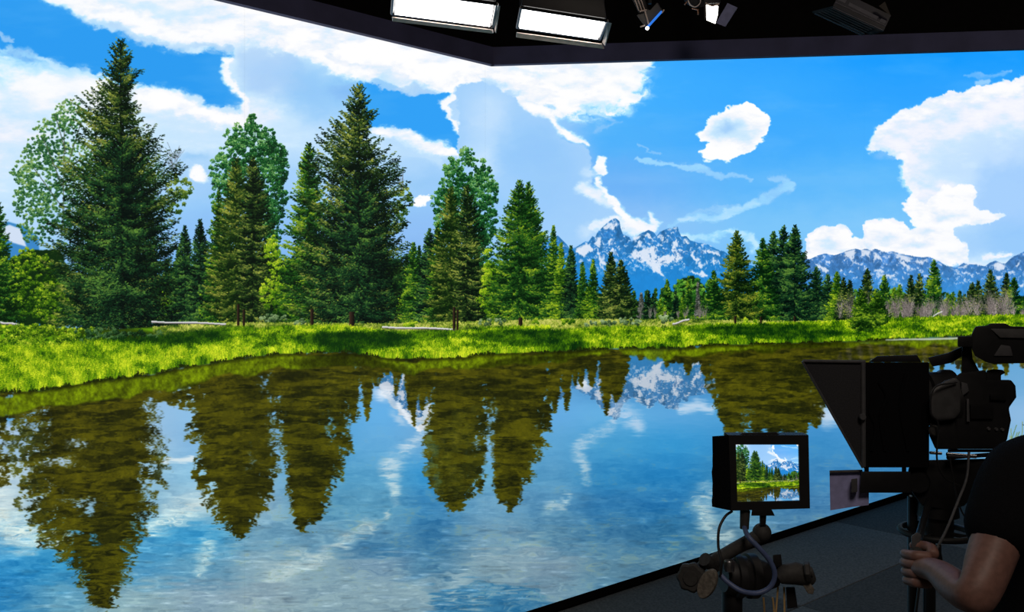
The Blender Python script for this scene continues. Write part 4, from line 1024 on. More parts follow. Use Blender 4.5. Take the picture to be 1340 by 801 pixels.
# floor: a dark slab with carpet tiles laid parallel to the wall
bm = bmesh.new(); add_box(bm, (2.2, 3.2, -0.06), (15.0, 18.4, 0.10)); fl = done('floor', bm, M['void']); fl['kind'] = 'structure'
def carpet(name, c):
    m = mat(name, c, 0.95, bump=0.9, scale=70, spec=0.05, vary=0.22, stretch=(1, 1, 1)); return m
CARP = [carpet('carpet_dark', (0.088, 0.078, 0.070)), carpet('carpet_mid', (0.118, 0.105, 0.094)), carpet('carpet_light', (0.145, 0.128, 0.115))]
# grid origin found on the joints seen beside the second camera
tile_u, tile_v = 1.9, 1.35
def floor_xy(px, py):
    Y = EYE * F / (py - 400.5); return Vector(((px - 670) / F * Y, Y, 0))
ga = floor_xy(1100, 684); gb = floor_xy(1178, 737)
ua = (ga - P0).dot(DW); vb = (gb - P0).dot(NW)
tile_meshes = {}
for i in range(-5, 6):
    for j in range(-1, 6):
        u0, u1 = ua + (i - 1) * tile_u, ua + i * tile_u
        v0, v1 = vb + (j - 1) * tile_v, vb + j * tile_v
        v0 = max(v0, 0.012)
        if v1 <= v0 + 0.02: continue
        cen = P0 + DW * (u0 + u1) / 2 + NW * (v0 + v1) / 2
        if not (-5.0 < cen.x < 9.4 and -5.7 < cen.y < 12): continue
        key = (round(v1 - v0, 4), (i * 7 + j * 3 + (i * j) % 2) % 3)
        # the tile right of the monitor is dark, its neighbours lighter
        sh = 0 if (i + j) % 2 == 1 else (1 if (i * 3 + j) % 2 else 2)
        key = (round(v1 - v0, 4), sh)
        if key not in tile_meshes:
            bm = bmesh.new(); g = 0.003
            add_box(bm, (0, 0, 0), (tile_u - g, (v1 - v0) - g, 0.008)); 
            es = [e for e in bm.edges if all(v.co.z > 0 for v in e.verts)]
            bmesh.ops.bevel(bm, geom=es, offset=0.003, segments=1, affect='EDGES')
            me = bpy.data.meshes.new('carpet_tile'); bm.to_mesh(me); bm.free(); me.materials.append(CARP[sh]); tile_meshes[key] = me
        o = bpy.data.objects.new('carpet_tile', tile_meshes[key]); COL.objects.link(o)
        o.parent = fl; o.location = cen + Vector((0, 0, -0.004)); o.rotation_euler = (0, 0, math.atan2(DW.y, DW.x))

def slab(name, a, b, z0, z1, t, m, side=1):
    """upright slab along a-b, thickness t to the given side"""
    a = Vector((a[0], a[1], 0)); b = Vector((b[0], b[1], 0)); d = (b - a).normalized(); n = Vector((d.y, -d.x, 0)) * side
    bm = bmesh.new()
    add_hull8(bm, [a + Vector((0, 0, z0)), b + Vector((0, 0, z0)), b + n * t + Vector((0, 0, z0)), a + n * t + Vector((0, 0, z0))],
              [a + Vector((0, 0, z1)), b + Vector((0, 0, z1)), b + n * t + Vector((0, 0, z1)), a + n * t + Vector((0, 0, z1))])
    return done(name, bm, m)
for nm, a, b in (('wall_left', (-5.3, -6), (-5.3, 12.4)), ('wall_right', (9.7, 12.4), (9.7, -6)), ('wall_back', (9.7, -6), (-5.3, -6)), ('wall_front', (-5.3, 12.4), (9.7, 12.4))):
    slab(nm, a, b, 0.0, 5.2, 0.1, M['void'], -1)['kind'] = 'structure'
bm = bmesh.new(); add_box(bm, (2.2, 3.2, 5.25), (15.0, 18.4, 0.1)); done('ceiling', bm, M['void'])['kind'] = 'structure'

# bulkhead band under the lighting loft, with the black masking above it
corner = P0 + DW * s_of(635) + NW * 0.05
kc = pt(635, 87, corner.y); HZ = kc.z
left_end = P0 + DW * (S0 - 0.15) + NW * 0.05
YR = (HZ - EYE) * F / (400.5 - 66.0)
right_px = pt(1340, 66, YR)
dr = (Vector((right_px.x, right_px.y, 0)) - Vector((corner.x, corner.y, 0))).normalized()
right_end = corner + dr * 4.6
def band(a, b, z0, z1, t, m, name):
    return slab(name, a, b, z0, z1, t, m, 1)
HB = (400.5 - 64) / F * corner.y + EYE
for i, (a, b) in enumerate(((left_end, corner), (corner, right_end))):
    o = band(a, b, HZ, HB, 0.03, M['header'], 'trim_%d' % (i + 1)); o['kind'] = 'structure'
    o['label'] = ('dark navy bulkhead band above the left face of the video wall', 'dark navy bulkhead band above the right face of the video wall')[i]
    o = band(a, b, HB + 0.001, 5.2, 0.02, M['void'], 'trim_%d' % (i + 3)); o['kind'] = 'structure'
    o['label'] = ('black masking above the left bulkhead band', 'black masking above the right bulkhead band')[i]

# ---------------------------------------------------------------- the video wall
PIC = paint_picture()
lw = thing('video_wall', P0 + DW * 2.0, 'huge video wall showing spruces, snowy peaks and their reflection in a lake', 'video wall')
cuts = [S0, s_of(320), s_of(635), s_of(1131), S1]
dens = [400, 400, 250, 120]
gain = [1.0, 1.0, 1.0, 1.0]
for i in range(4):
    a, b = cuts[i], cuts[i + 1]
    tw, th = int((b - a) * dens[i]), int((LED_Z1 - LED_Z0) * dens[i] * (1.0 if i < 2 else 1.15))
    s = a + (np.arange(tw, dtype=np.float32) + 0.5) / tw * (b - a)
    z = LED_Z0 + (np.arange(th, dtype=np.float32) + 0.5) / th * (LED_Z1 - LED_Z0)
    X = P0.x + DW.x * s; Y = P0.y + DW.y * s
    gx = (X / Y * F + 670.0 - PX0) * PS                       # where this column stands in the picture
    gy = ((EYE - z)[:, None] / Y[None, :] * F + 400.5 - PY0) * PS
    gx = np.broadcast_to(gx[None, :], gy.shape)
    gx = np.clip(gx - 0.5, 0, PW - 1.001); gy = np.clip(gy - 0.5, 0, PH - 1.001)
    xi = gx.astype(np.int32); yi = gy.astype(np.int32); fx = (gx - xi)[..., None]; fy = (gy - yi)[..., None]
    T_ = (PIC[yi, xi] * (1 - fx) + PIC[yi, xi + 1] * fx) * (1 - fy) + (PIC[yi + 1, xi] * (1 - fx) + PIC[yi + 1, xi + 1] * fx) * fy
    img = bpy.data.images.new('wall_picture_%d' % i, tw, th, alpha=False)
    buf = np.ones((th, tw, 4), np.float32); buf[..., :3] = np.clip(T_ * gain[i], 0, 1)
    img.pixels.foreach_set(buf.ravel()); img.update(); img.pack()
    m = bpy.data.materials.new('led_picture_%d' % i); m.use_nodes = True; nt = m.node_tree
    bs = nt.nodes['Principled BSDF']; bs.inputs['Base Color'].default_value = (0.01, 0.01, 0.01, 1); bs.inputs['Roughness'].default_value = 0.7
    bs.inputs['Specular IOR Level'].default_value = 0.1
    tx = nt.nodes.new('ShaderNodeTexImage'); tx.image = img; tx.extension = 'EXTEND'
    nt.links.new(tx.outputs[0], bs.inputs['Emission Color']); bs.inputs['Emission Strength'].default_value = 1.0
    me = bpy.data.meshes.new('led_panel')
    g = 0.00012
    A_, B_ = P0 + DW * (a + g), P0 + DW * (b - g); N_ = -NW * 0.06
    z0, z1 = Vector((0, 0, LED_Z0)), Vector((0, 0, LED_Z1))
    vs = [A_ + z0, B_ + z0, B_ + z1, A_ + z1, A_ + z0 + N_, B_ + z0 + N_, B_ + z1 + N_, A_ + z1 + N_]
    me.from_pydata([tuple(v) for v in vs], [], [(0, 1, 2, 3), (5, 4, 7, 6), (4, 0, 3, 7), (1, 5, 6, 2), (3, 2, 6, 7), (4, 5, 1, 0)])
    uv = me.uv_layers.new(name='UVMap')
    for k, c in enumerate([(0, 0), (1, 0), (1, 1), (0, 1)]): uv.data[k].uv = c
    me.materials.append(m); me.materials.append(M['void'])
    for p in list(me.polygons)[1:]: p.material_index = 1
    link('led_panel', me, None, lw)
bm = bmesh.new(); add_hull8(bm, [P0 + DW * S0, P0 + DW * S1, P0 + DW * S1 - NW * 0.06, P0 + DW * S0 - NW * 0.06],
    [P0 + DW * S0 + z0 * 0.98, P0 + DW * S1 + z0 * 0.98, P0 + DW * S1 - NW * 0.06 + z0 * 0.98, P0 + DW * S0 - NW * 0.06 + z0 * 0.98])
done('base_strip', bm, M['kick'], lw)

# ---------------------------------------------------------------- lamps in the loft
def hanger(root, p, m='blackmetal', r=0.012):
    bm = bmesh.new(); add_tube(bm, [p, Vector((p.x, p.y, 5.2))], r, 10); done('hanging_pole', bm, M[m], root)

def panel_light(corners, label, lip, flap):
    """corners: far left, far right, near right, near left of the lit face, as points"""
    fl_, fr, nr, nl = corners
    up = Vector((0, 0, 1)); c = (fl_ + fr + nr + nl) / 4
    root = thing('panel_light', c + up * 0.12, label, 'studio light', 'flat panel lights in the loft')
    def grow(k): return [c + (p - c) * k for p in corners]
    bm = bmesh.new(); add_hull8(bm, [p + up * 0.012 for p in grow(1.05)], [p + up * 0.10 for p in grow(0.98)]); done('housing', bm, M['black'], root, bevel=0.006)
    bm = bmesh.new(); add_hull8(bm, list(corners), [p + up * 0.01 for p in corners]); done('diffuser', bm, M['lamp'], root)
    # rim of four bars
    g = grow(1.06)
    for i in range(4):
        bm = bmesh.new(); a, b = g[i], g[(i + 1) % 4]; add_tube(bm, [a + up * 0.004, b + up * 0.004], 0.006, 6); done('frame_bar', bm, M['blackmetal'], root)
    bm = bmesh.new(); add_hull8(bm, lip, [p + (c - p).normalized() * -0.004 + up * 0.004 for p in lip]); done('barn_door', bm, M['alu'], root)
    bm = bmesh.new(); add_hull8(bm, flap, [p + (fr - fl_).normalized() * 0.004 for p in flap]); done('barn_door', bm, M['alu'], root)
    bm = bmesh.new(); a = (fl_ + nl) / 2; b = (fr + nr) / 2
    add_tube(bm, [a + up * 0.05, a + up * 0.22, b + up * 0.22, b + up * 0.05], 0.008, 8); done('yoke', bm, M['blackmetal'], root)
    hanger(root, (a + b) / 2 + up * 0.22)

panel_light([pt(516.5, 19, 3.05), pt(641, 35, 3.0), pt(646, 7, 2.76), pt(519, -10, 2.80)],
            'glowing white panel light, the left one of the pair above the wall corner',
            [pt(514, 23, 3.06), pt(644, 39.5, 3.01), pt(645, 44, 3.04), pt(514, 28, 3.09)],
            [pt(647, 38, 3.01), pt(650, 7, 2.78), pt(653, 8, 2.79), pt(648, 43, 3.02)])
panel_light([pt(680, 37, 3.25), pt(782, 51.5, 3.2), pt(791, 29, 2.98), pt(685, 12.5, 3.02)],
            'glowing white panel light with open barn doors, right one of the pair',
            [pt(677, 43, 3.27), pt(787, 58, 3.21), pt(790, 64, 3.24), pt(676, 49, 3.30)],
            [pt(788, 55, 3.2), pt(795, 29, 3.0), pt(799, 30, 3.01), pt(791, 60, 3.21)])

# spotlight seen from its side, blue light along its lower edge
Y3 = 3.3
root = thing('spotlight', pt(848, 15, Y3), 'small dark box spotlight with a blue glowing lower edge', 'studio light')
bm = bmesh.new(); px_prism(bm, [(833, 20), (846, 12), (851, 13), (860, 3), (866, 14), (850, 34), (846, 37)], Y3, 0.09, 0.15); done('housing', bm, M['grey'], root, bevel=0.003)
bm = bmesh.new(); px_prism(bm, [(826, -4), (842, -6), (848, 12), (836, 17)], Y3 + 0.02, 0.07, 0.1); done('lamp_body', bm, M['blackmetal'], root, bevel=0.003)
for q in (829, 833, 837):
    bm = bmesh.new(); add_tube(bm, [pt(q, -5, Y3 + 0.01), pt(q + 7, 14, Y3 + 0.01)], 0.002, 6); done('cooling_fin', bm, M['alu'], root)
bm = bmesh.new(); add_tube(bm, [pt(845, 38, Y3 - .01), pt(866, 15, Y3 - .01)], 0.0045, 8); done('gel_edge', bm, M['bluelit'], root)
bm = bmesh.new(); add_ball(bm, pt(847, 37, Y3 - .015), 0.007); done('lamp_lens', bm, M['spot'], root, smooth=True)
for a, b in (((837, 15), (846, 13)), ((844, 15), (849, 32)), ((838, 35), (844, 33)), ((866, 17), (869, 13))):
    bm = bmesh.new(); add_tube(bm, [pt(*a, Y3 - .012), pt(*b, Y3 - .012)], 0.003, 6); done('clip', bm, M['alu'], root)
bm = bmesh.new(); add_tube(bm, [pt(850, 5, Y3 + .05), pt(852, -40, Y3 + .05)], 0.008, 8); done('yoke', bm, M['blackmetal'], root)
hanger(root, pt(852, -40, Y3 + .05))

Y4 = 3.3
root = thing('spotlight', pt(934, 10, Y4), 'lit spotlight with a blue-grey barn door on its right', 'studio light')
bm = bmesh.new(); px_prism(bm, [(921, -12), (942, -14), (943, 4), (922, 5)], Y4, 0.12); done('housing', bm, M['black'], root, bevel=0.004)
bm = bmesh.new(); px_prism(bm, [(923, 6), (940, 8), (939, 20), (936, 31), (924, 26)], Y4 + 0.01, 0.05); done('lamp_lens', bm, M['spot'], root)
bm = bmesh.new(); px_prism(bm, [(937, 30), (952, 4), (965, 10), (949, 35)], Y4 - 0.02, 0.006, 0.4); done('barn_door', bm, M['bluepaint'], root)
bm = bmesh.new(); px_prism(bm, [(921, 5), (924, 5), (924.5, 27), (922, 25)], Y4 - 0.01, 0.05); done('barn_door', bm, M['black'], root)
bm = bmesh.new(); add_tube(bm, [pt(923, 4, Y4 - .01), pt(932, 8, Y4 - .01), pt(941, 5, Y4 - .01)], 0.003, 8); done('clip', bm, M['alu'], root)
bm = bmesh.new(); add_tube(bm, [pt(922, -5, Y4 + .05), pt(919, -40, Y4 + .05), pt(946, -40, Y4 + .05), pt(944, -5, Y4 + .05)], 0.008, 8); done('yoke', bm, M['blackmetal'], root)
hanger(root, pt(933, -40, Y4 + .05))

Y6 = 3.62
root = thing('spotlight', pt(906, 0, Y6), 'unlit round spotlight with a copper clamp beside the lit one', 'studio light')
bm = bmesh.new(); add_disc_stack(bm, pt(906, -6, Y6 + 0.16), (0, -1, -0.35), [(0, .03), (0.02, .045), (0.1, .05), (0.16, .052)]); done('housing', bm, M['black'], root, smooth=True)
bm = bmesh.new(); add_tube(bm, smooth_path([pt(899, -4, Y6), pt(903, 6, Y6), (pt(910, 9, Y6)), pt(916, 4, Y6), pt(917, -5, Y6)], 5), 0.0022, 6); done('rim_wire', bm, M['alu'], root)
for a, b in (((905.5, 11), (914, 13)), ((913, 12), (913.5, 19)), ((896, 6), (899, 2))):
    bm = bmesh.new(); add_tube(bm, [pt(*a, Y6 - .01), pt(*b, Y6 - .01)], 0.003, 6); done('clip', bm, M['copper'], root)
hanger(root, pt(906, -30, Y6 + 0.1))

# long LED bank at the right
Y5 = 3.0
root = thing('light_bank', pt(1130, 5, Y5), 'unlit dark blue strip light bank hanging at the upper right', 'studio light')
bm = bmesh.new(); add_hull8(bm, [pt(1089, 10, Y5), pt(1156, 41, Y5), pt(1166, 20, Y5 + .05), pt(1100, -12, Y5 + .05)], [pt(1089, 10, Y5 + .25), pt(1156, 41, Y5 + .25), pt(1166, 20, Y5 + .3), pt(1100, -12, Y5 + .3)]); done('housing', bm, mat('navy_paint', (0.004, 0.004, 0.014), 0.6), root)
bm = bmesh.new(); add_prism(bm, [pt(1063, 17, Y5 - .02), pt(1090, 10, Y5), pt(1157, 41, Y5), pt(1140, 46, Y5 - .02)], (0, 0, 0.006)); done('louvre_plate', bm, M['led'], root)
for k in range(6):
    t = k / 5.0; a = pt(1066 + 22 * t, 17.4 - 6 * t, Y5 - .022); b = a + (pt(1157, 41, Y5) - pt(1090, 10, Y5)) * (0.92 - 0.1 * k * .2)
    bm = bmesh.new(); add_tube(bm, [a, b], 0.0022, 5); done('louvre_slat', bm, mat('slat_blue', (0.006, 0.03, 0.055), 0.5), root)
for a, b, w in (((1090, 10), (1156, 40), .0018), ((1093, 3), (1158, 34), .0016)):
    bm = bmesh.new(); add_tube(bm, [pt(*a, Y5 - .02), pt(*b, Y5 - .02)], w, 6); done('edge_trim', bm, mat('trim_grey', (0.09, 0.085, 0.11), 0.4), root)
for q in ([(1095, -1), (1106, 4), (1108, 0), (1096, -6)], [(1110, 7), (1147, 26), (1150, 22), (1112, 3)], [(1151, 28), (1158, 31), (1160, 27), (1153, 24)]):
    bm = bmesh.new(); px_prism(bm, q, Y5 - .022, 0.004); done('label_plate', bm, mat('plate_grey', (0.10, 0.10, 0.12), 0.5), root)
bm = bmesh.new(); px_prism(bm, [(1150, 8), (1158, 2), (1166, 21)], Y5 + .02, 0.01); done('bracket', bm, mat('bracket_brown', (0.03, 0.025, 0.02), 0.5), root)
bm = bmesh.new(); add_tube(bm, [pt(1128, -2, Y5 + .15), pt(1128, -60, Y5 + .15)], 0.01, 8); done('yoke', bm, M['blackmetal'], root)
hanger(root, pt(1128, -60, Y5 + .15))

# ---------------------------------------------------------------- field monitor on its arm
YM = 1.60
root = thing('field_monitor', pt(996, 668, YM), 'small black field monitor on an arm, showing the lake scene', 'monitor')
bm = bmesh.new()
outer = [(953.5, 569.5), (1058, 569.5), (1060, 665.5), (957, 668.5)]; inner = [(963, 582), (1045.5, 582), (1047, 655.5), (965, 657.5)]
o8 = [pt(x, y, YM) for x, y in outer]; i8 = [pt(x, y, YM) for x, y in inner]; dv = Vector((0, 0.035, 0))
vo = [bm.verts.new(p) for p in o8]; vi = [bm.verts.new(p) for p in i8]; vi2 = [bm.verts.new(p + Vector((0, .006, 0))) for p in i8]; vb_ = [bm.verts.new(p + dv) for p in o8]
for k in range(4):
    l = (k + 1) % 4
    bm.faces.new((vo[k], vo[l], vi[l], vi[k])); bm.faces.new((vi[k], vi[l], vi2[l], vi2[k])); bm.faces.new((vo[k], vb_[k], vb_[l], vo[l]))
bm.faces.new(vi2); bm.faces.new(vb_[::-1]); done('housing', bm, M['black'], root)
# picture of the lake on the little screen: the same programme picture, cropped and shrunk
cx0, cx1, cy0, cy1 = 574, 927, 199, 542
tw, th = 340, 310
yy = np.linspace(cy0, cy1, th * 2); xx = np.linspace(cx0, cx1, tw * 2)
sub = PIC[np.clip(((yy - PY0) * PS).astype(int), 0, PH - 1)[:, None], np.clip(((xx - PX0) * PS).astype(int), 0, PW - 1)[None, :]]
sub = sub.reshape(th, 2, tw, 2, 3).mean((1, 3))[::-1]
img = bpy.data.images.new('monitor_picture', tw, th, alpha=False); buf = np.ones((th, tw, 4), np.float32); buf[..., :3] = sub
img.pixels.foreach_set(buf.ravel()); img.update(); img.pack()
m = bpy.data.materials.new('monitor_picture'); m.use_nodes = True; nt = m.node_tree; bs = nt.nodes['Principled BSDF']
bs.inputs['Base Color'].default_value = (0.01, 0.01, 0.01, 1); bs.inputs['Roughness'].default_value = 0.5
tx = nt.nodes.new('ShaderNodeTexImage'); tx.image = img; nt.links.new(tx.outputs[0], bs.inputs['Emission Color']); bs.inputs['Emission Strength'].default_value = 1.0
me = bpy.data.meshes.new('screen')
q = [pt(965, 657.5, YM), pt(1047, 655.5, YM), pt(1045.5, 582, YM), pt(963, 582, YM)]
me.from_pydata([tuple(v + Vector((0, .005, 0))) for v in q] , [], [(0, 1, 2, 3)])
uv = me.uv_layers.new(name='UVMap')
for k, c in enumerate([(0, 0), (1, 0), (1, 1), (0, 1)]): uv.data[k].uv = c
link('screen', me, m, root)
bm = bmesh.new(); add_hull8(bm, [pt(932, 571, YM + .04), pt(953, 569.5, YM), pt(957, 668.5, YM), pt(935, 664, YM + .04)], [pt(932, 571, YM + .10), pt(953, 569.5, YM + .045), pt(957, 668.5, YM + .045), pt(935, 664, YM + .10)])
done('battery', bm, M['cloth'], root)
# ragged touch-fastener edge on the battery
bm = bmesh.new(); rnd = random.Random(5)
e = [(932 + rnd.uniform(-.8, .5), 572 + k * 7.6) for k in range(13)] + [(936, 664), (936, 571)]
px_prism(bm, e, YM + .038, 0.05); done('fastener_strip', bm, M['cloth'], root)
bm = bmesh.new(); px_prism(bm, [(967, 569.5), (971, 566.5), (1016, 565.5), (1021, 569.5)], YM + .008, 0.02); done('sunshade_rail', bm, M['black'], root, bevel=.001)
bm = bmesh.new(); add_tube(bm, [pt(975, 668, YM + .015), pt(974, 692, YM + .015)], [.0095, .0085], 14); done('cable_plug', bm, M['soft'], root)
bm = bmesh.new(); px_prism(bm, [(984, 667), (1010, 667), (1014, 675), (983, 675)], YM, 0.03); px_prism(bm, [(994, 674), (1003, 674), (1002, 688), (995, 688)], YM + .006, 0.014); done('mounting_shoe', bm, M['blackmetal'], root, bevel=.001)

root = thing('monitor_arm', pt(985, 801, YM + .06), 'black jointed arm and clamp holding the field monitor on a stand', 'support arm')
YA = YM + .02
bm = bmesh.new(); add_ball(bm, pt(997, 697, YA), 0.018); add_tube(bm, [pt(998, 672, YA), pt(998, 690, YA)], .006, 10); done('ball_joint', bm, M['soft'], root, smooth=True)
bm = bmesh.new(); add_tube(bm, [pt(992, 702, YA), pt(960, 719, YA + .01), pt(935, 734, YA + .015), pt(927, 738, YA + .015)], [.0135, .0125, .013, .012], 16); done('upper_arm', bm, M['soft'], root, smooth=True)
bm = bmesh.new(); add_ball(bm, pt(934, 736, YA + .015), 0.0135); add_tube(bm, [pt(922, 732, YA), pt(936, 742, YA + .02)], .013, 14); done('elbow_joint', bm, M['soft'], root, smooth=True)
def knob(c, axis, r, h, n, m, name='knob'):
    bm = bmesh.new(); axis = Vector(axis).normalized(); u, v = frame_of(axis)
    ring = []
    for t, k in ((0, .8), (h * .25, 1.0), (h * .8, 1.0), (h, .85)):
        ring.append([bm.verts.new(c + axis * t + (u * math.cos(2 * math.pi * i / (n * 4)) + v * math.sin(2 * math.pi * i / (n * 4))) * r * k * (1 + .07 * math.cos(2 * math.pi * i / 4))) for i in range(n * 4)])
    for a, b in zip(ring[:-1], ring[1:]):
        for i in range(n * 4): bm.faces.new((a[i], a[(i + 1) % (n * 4)], b[(i + 1) % (n * 4)], b[i]))
    bm.faces.new(ring[0][::-1]); bm.faces.new(ring[-1]); add_disc_stack(bm, c + axis * h, axis, [(0, r * .55), (.003, r * .5)])
    return done(name, bm, M[m], root, smooth=True)
knob(pt(906, 754, YA + .01), (-.35, -.9, .1), .027, .022, 7, 'soft')
bm = bmesh.new(); add_tube(bm, [pt(925, 735, YA + .02), pt(908, 750, YA + .02)], .010, 12); done('joint_pin', bm, M['soft'], root, smooth=True)
# paddle-shaped lever of pale worn rubber
bm = bmesh.new(); c = pt(926, 764, YA - .03); ax = Vector((-.55, -.75, .1)).normalized(); u = Vector((.42, -.1, .88)).normalized(); u = (u - ax * u.dot(ax)).normalized(); v = ax.cross(u)
ring = [[bm.verts.new(c + ax * t + (u * math.cos(a) * .031 + v * math.sin(a) * .016) * k) for a in [2 * math.pi * i / 28 for i in range(28)]] for t, k in ((-.006, .93), (-.003, 1), (.003, 1), (.006, .93))]
for a, b in zip(ring[:-1], ring[1:]):
    for i in range(28): bm.faces.new((a[i], a[(i + 1) % 28], b[(i + 1) % 28], b[i]))
bm.faces.new(ring[0][::-1]); bm.faces.new(ring[-1]); tag(done('lever_paddle', bm, M['worn'], root, smooth=True), 'pale worn lever paddle')
# main drum
YD = YM + .05
bm = bmesh.new(); add_disc_stack(bm, pt(946, 754, YD), (1, .15, -.04), [(0, .030), (.004, .034), (.02, .036), (.022, .041), (.035, .042), (.037, .038), (.048, .038), (.05, .043), (.066, .043), (.07, .036), (.085, .030), (.11, .022)], 32); done('clamp_drum', bm, M['black'], root, smooth=True)
bm = bmesh.new(); add_disc_stack(bm, pt(954, 747, YD - .045), (0, 0, 1), [(0, .010), (.018, .010), (.02, .009)], 20); tag(done('clamp_post', bm, M['chrome'], root, smooth=True), 'steel cap on top of the clamp')
bm = bmesh.new(); px_prism(bm, [(1011, 726), (1022, 725), (1024, 742), (1012, 742)], YD - .02, 0.03); done('clamp_jaw', bm, M['black'], root, bevel=.002)
bm = bmesh.new(); add_tube(bm, [pt(1018, 757, YD - .02), pt(1026, 752, YD - .02), pt(1040, 750, YD - .02), pt(1054, 753, YD - .015), pt(1060, 760, YD - .01)], [.012, .019, .022, .021, .013], 18); done('friction_grip', bm, M['soft'], root, smooth=True)
knob(pt(1052, 748, YD - .03), (.95, -.3, .1), .018, .012, 6, 'soft', 'tension_knob')
bm = bmesh.new(); px_prism(bm, [(1050, 765), (1058, 760), (1066, 771), (1064, 778), (1057, 777)], YD - .03, 0.02); done('lever', bm, M['worn'], root, bevel=.002)
bm = bmesh.new(); px_prism(bm, [(1028, 768), (1040, 768), (1044, 795), (1030, 797)], YD, 0.02); done('lever', bm, M['black'], root, bevel=.002)
bm = bmesh.new(); add_tube(bm, [pt(958, 765, YD + .01), Vector((pt(958, 765, YD + .01).x, YD + .01, 0.35))], .020, 16); done('stand_pole', bm, M['black'], root, smooth=True)
base = Vector((pt(958, 765, YD + .01).x, YD + .01, 0))
for k in range(3):
    a = 2 * math.pi * k / 3 + .4; bm = bmesh.new(); add_tube(bm, [base + Vector((0, 0, .55)), base + Vector((math.cos(a) * .38, math.sin(a) * .38, .012))], .010, 10); done('leg', bm, M['blackmetal'], root)

def cable(name, path, r, m, label, cat='cable'):
    bm = bmesh.new(); p = smooth_path(path, 8); add_tube(bm, p, r, 10)
    o = done(name, bm, M[m], None, smooth=True); return tag(o, label, cat)
cable('cable', [pt(958, 669, YM + .02), pt(949, 676, YM + .01), pt(941, 692, YM), pt(940, 715, YM - .01), pt(944, 735, YM - .02), pt(943, 752, YM - .02)], .0026, 'cable', 'thin black cable looping down from the left of the field monitor')
cable('cable', [pt(974, 690, YM + .01), pt(979, 702, YM - .02), pt(994, 718, YM - .03), pt(1008, 735, YM - .03), pt(1014, 752, YM - .03), pt(1008, 768, YM - .03), pt(992, 776, YM - .03), pt(972, 774, YM - .03), pt(955, 764, YM - .02), pt(942, 752, YM - .01)], .0048, 'bluecable', 'blue-grey cable curling from the plug under the field monitor')
for x0, x1, y1 in ((999, 1001, 820), (1011, 1014, 820), (1018, 1014, 820), (1026, 1027, 815)):
    cable('cord', [pt(x0, 782 if x0 < 1015 else 768, YD), pt((x0 + x1) / 2, 795, YD), pt(x1, y1, YD), pt(x1 + 2, y1 + 60, YD)], .0019, 'tan', {999: 'tan cord hanging under the clamp drum, the leftmost', 1011: 'tan cord second from left under the clamp drum', 1018: 'tan cord third from left under the clamp drum', 1026: 'tan cord hanging nearest the right clamp lever'}[x0], 'cord')

# ---------------------------------------------------------------- studio camera
YC = 2.35
root = thing('teleprompter', pt(1160, 645, YC), 'black teleprompter with a flared fabric hood in front of the studio camera', 'teleprompter')
dep = 0.30
bm = bmesh.new(); add_hull8(bm, [pt(1050, 472, YC), pt(1131, 473, YC), pt(1131, 614, YC)], [pt(1056, 475, YC + dep), pt(1128, 477, YC + dep), pt(1131, 605, YC + dep)]); done('hood', bm, M['hood'], root, bevel=.003)
bm = bmesh.new(); px_prism(bm, [(1130, 474), (1160, 474), (1216, 474), (1216, 612), (1132, 612)], YC + .004, dep); done('shroud', bm, M['cloth'], root, bevel=.004)
bm = bmesh.new(); px_prism(bm, [(1136, 474), (1148, 466), (1200, 464.5), (1206, 474)], YC + .03, dep - .06); done('top_cover', bm, M['black'], root, bevel=.003)
for a, b, r in (((1051, 472.5), (1132, 473.5), .0045), ((1050, 473), (1129, 612), .0035), ((1129.5, 474), (1130, 611), .0065)):
    bm = bmesh.new(); add_tube(bm, [pt(*a, YC - .004), pt(*b, YC - .004)], r, 8); done('frame_bar', bm, M['edge'], root)
bm = bmesh.new(); add_disc_stack(bm, pt(1127, 545, YC - .01), (0, -1, 0), [(0, .008), (.01, .010), (.014, .008)], 16); done('knob', bm, M['edge'], root, smooth=True)
# soft folds of the shroud
for fold in ([(1140, 590), (1146, 560), (1138, 540), (1142, 520)], [(1150, 500), (1160, 520), (1152, 545), (1158, 590)], [(1185, 490), (1178, 530), (1188, 590)]):
    bm = bmesh.new(); add_tube(bm, smooth_path([pt(x, y, YC + .004) for x, y in fold], 6), .006, 8); done('cloth_fold', bm, M['cloth'], root, smooth=True)
for x in (1134, 1183):
    bm = bmesh.new(); px_prism(bm, [(x - 3, 608), (x + 3, 608), (x + 3, 622), (x - 3, 622)], YC + .05, .02); done('support_post', bm, M['blackmetal'], root)
bm = bmesh.new(); px_prism(bm, [(1127, 617), (1192, 617), (1193, 645), (1125, 645)], YC, dep); done('display_tray', bm, M['black'], root, bevel=.004)
bm = bmesh.new(); px_prism(bm, [(1114, 627), (1122, 626), (1122, 644), (1114, 645)], YC - .01, .03); done('latch', bm, M['edge'], root, bevel=.002)
bm = bmesh.new(); add_tube(bm, [pt(1086, 617.5, YC + .02), pt(1128, 616.5, YC + .02)], .004, 8); done('card_rail', bm, M['edge'], root)
bm = bmesh.new(); px_prism(bm, [(1085.5, 618), (1137, 618), (1137, 661), (1112, 664), (1086.5, 668)], YC + .03, .003); o = done('card', bm, M['card'], None); tag(o, 'pale lilac card hanging below the teleprompter hood', 'card')

